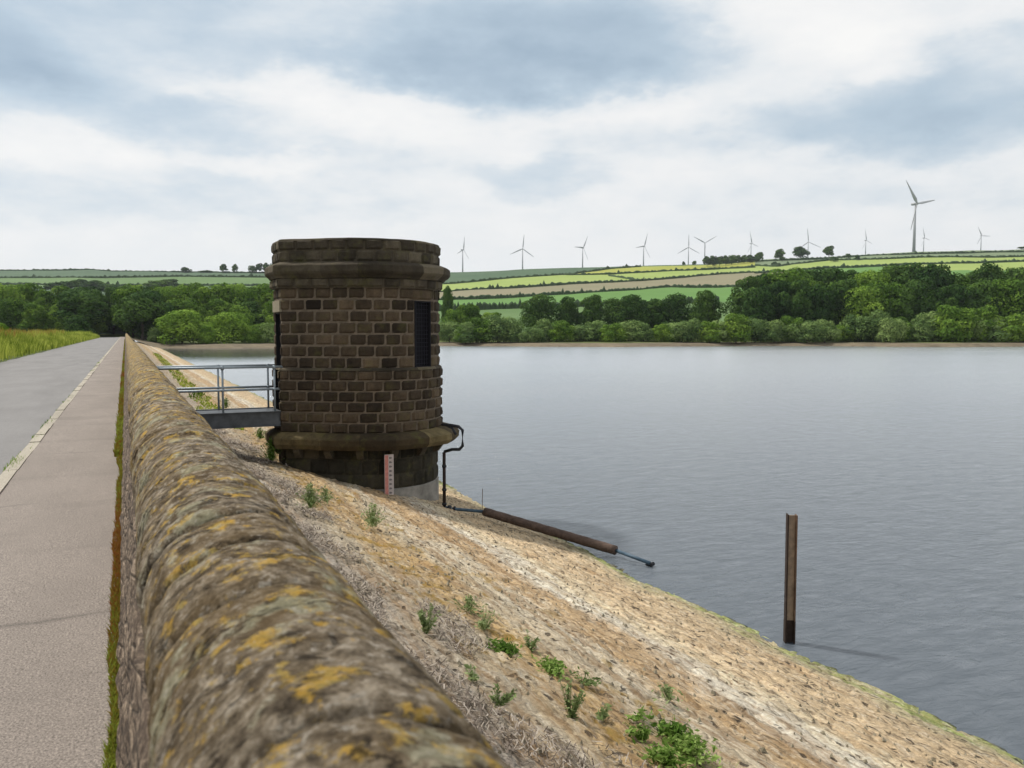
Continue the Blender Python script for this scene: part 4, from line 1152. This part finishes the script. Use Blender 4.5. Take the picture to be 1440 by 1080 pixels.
# ------------------------------------------------------------------ wind turbines
def turbine(px, hub_py, base_py, size, yaw, phase, D, label):
    z0 = EYE + elev(base_py+3)*D; zh = EYE + elev(hub_py)*D; H = zh-z0; X = bear(px)*D; bl = size/FP*D
    T = empty('wind_turbine', (X*cy_+D*sy_, -X*sy_+D*cy_, z0), -YAW+math.atan(bear(px))*-1)
    tag(T, label, 'wind turbine', 'wind turbines on the hill')
    k = H/70; mb = MB(); mb.tube([(0,0,-8), (0,0,H*.5), (0,0,H-.5*k)], [2.3*k, 1.8*k, 1.25*k], 14); mb.build('mast', M['turbine'], T, True)
    cy2, sy2 = math.cos(yaw), math.sin(yaw)
    ax = Vector((sy2, -cy2, 0)); side = Vector((cy2, sy2, 0))
    mb = MB(); c = Vector((0,0,H+.6*k)); 
    mb.tube([c-ax*6*k, c-ax*5.6*k, c-ax*1*k, c+ax*2*k], [1.2*k, 1.8*k, 2.1*k, 1.7*k], 10); mb.build('nacelle', M['turbine'], T, True)
    hc = c+ax*3.2*k; mb = MB(); mb.tube([c+ax*2*k, hc, hc+ax*1.6*k, hc+ax*2.4*k], [1.7*k, 1.8*k, 1.2*k, .3*k], 12); mb.build('hub', M['turbine'], T, True)
    for q in range(3):
        a = phase+q*math.tau/3; dr_ = side*math.sin(a)+Vector((0,0,1))*math.cos(a); pr = dr_.cross(ax).normalized()
        mb = MB(); R_ = []
        for f, ch, tw in ((.0,.9,.4),(.05,1.0,.4),(.18,2.0,.35),(.35,1.7,.25),(.6,1.15,.12),(.85,.75,.05),(.97,.45,.02),(1.0,.12,0)):
            p = hc+dr_*bl*f; c1 = (pr*math.cos(tw*2)+ax*math.sin(tw*2)); c2 = dr_.cross(c1)
            ch *= k*1.05; th_ = ch*.28 if f > .1 else ch
            R_.append([mb.vert(p+c1*ch*u+c2*th_*v) for u, v in ((-1,0),(-.4,.8),(.5,.6),(1.1,0),(.5,-.5),(-.4,-.7))])
        for i in range(len(R_)-1):
            for j in range(6): mb.face((R_[i][j], R_[i][(j+1)%6], R_[i+1][(j+1)%6], R_[i+1][j]))
        mb.face(R_[-1]); mb.build('blade', M['turbine'], T, True)
    return T
for a in ((651,351.4,382.5,19,1.05,.15,2600,'leftmost small wind turbine right beside the tower top'),
          (734.8,350.2,380,20,.15,.1,2600,'small wind turbine second from the left with widely spread blades'),
          (818.7,348.5,377,19,.85,.5,2600,'small wind turbine third from the left'),
          (903.9,346.5,374,20,.9,.35,2600,'small wind turbine fourth from the left'),
          (966.6,348,371.5,18,.15,.0,2600,'small wind turbine left of the close pair'),
          (989.4,342,370,18,.1,1.04,2500,'small wind turbine right of the close pair with blades in a Y shape'),
          (1054,342.7,367,18,1.05,-.35,2600,'small wind turbine just left of the round hilltop trees'),
          (1133.7,340.6,363,19,.3,-.1,2600,'small wind turbine behind the darkest hilltop tree'),
          (1214,338.3,359,17,1.1,-.3,2700,'small wind turbine left of the tall one'),
          (1281.5,287.2,355,40,.96,-.72,1235,'tallest and nearest wind turbine on the right skyline'),
          (1295,334.8,355,16,1.15,-.4,2800,'tiny wind turbine close to the right of the tallest one'),
          (1375,331.8,353,14,.7,-.5,2900,'rightmost tiny wind turbine')):
    turbine(*a)

# ------------------------------------------------------------------ thin summer haze over the valley
m = bpy.data.materials.new('haze_air'); m.use_nodes = True; t = NT(m.node_tree); t.n.clear()
o_ = t.new('ShaderNodeOutputMaterial'); v = t.new('ShaderNodeVolumePrincipled')
v.inputs['Color'].default_value = (.86, .92, 1, 1); v.inputs['Density'].default_value = .00006; v.inputs['Anisotropy'].default_value = .3
t.l.new(v.outputs[0], o_.inputs['Volume'])
mb = MB(); mb.box((-2600, -400, -8), (3800, 3800, 330))
tag(mb.build('haze', m), 'thin pale haze softening the far hillside', 'haze', kind='stuff')
S.cycles.max_bounces = 6; S.cycles.volume_bounces = 0
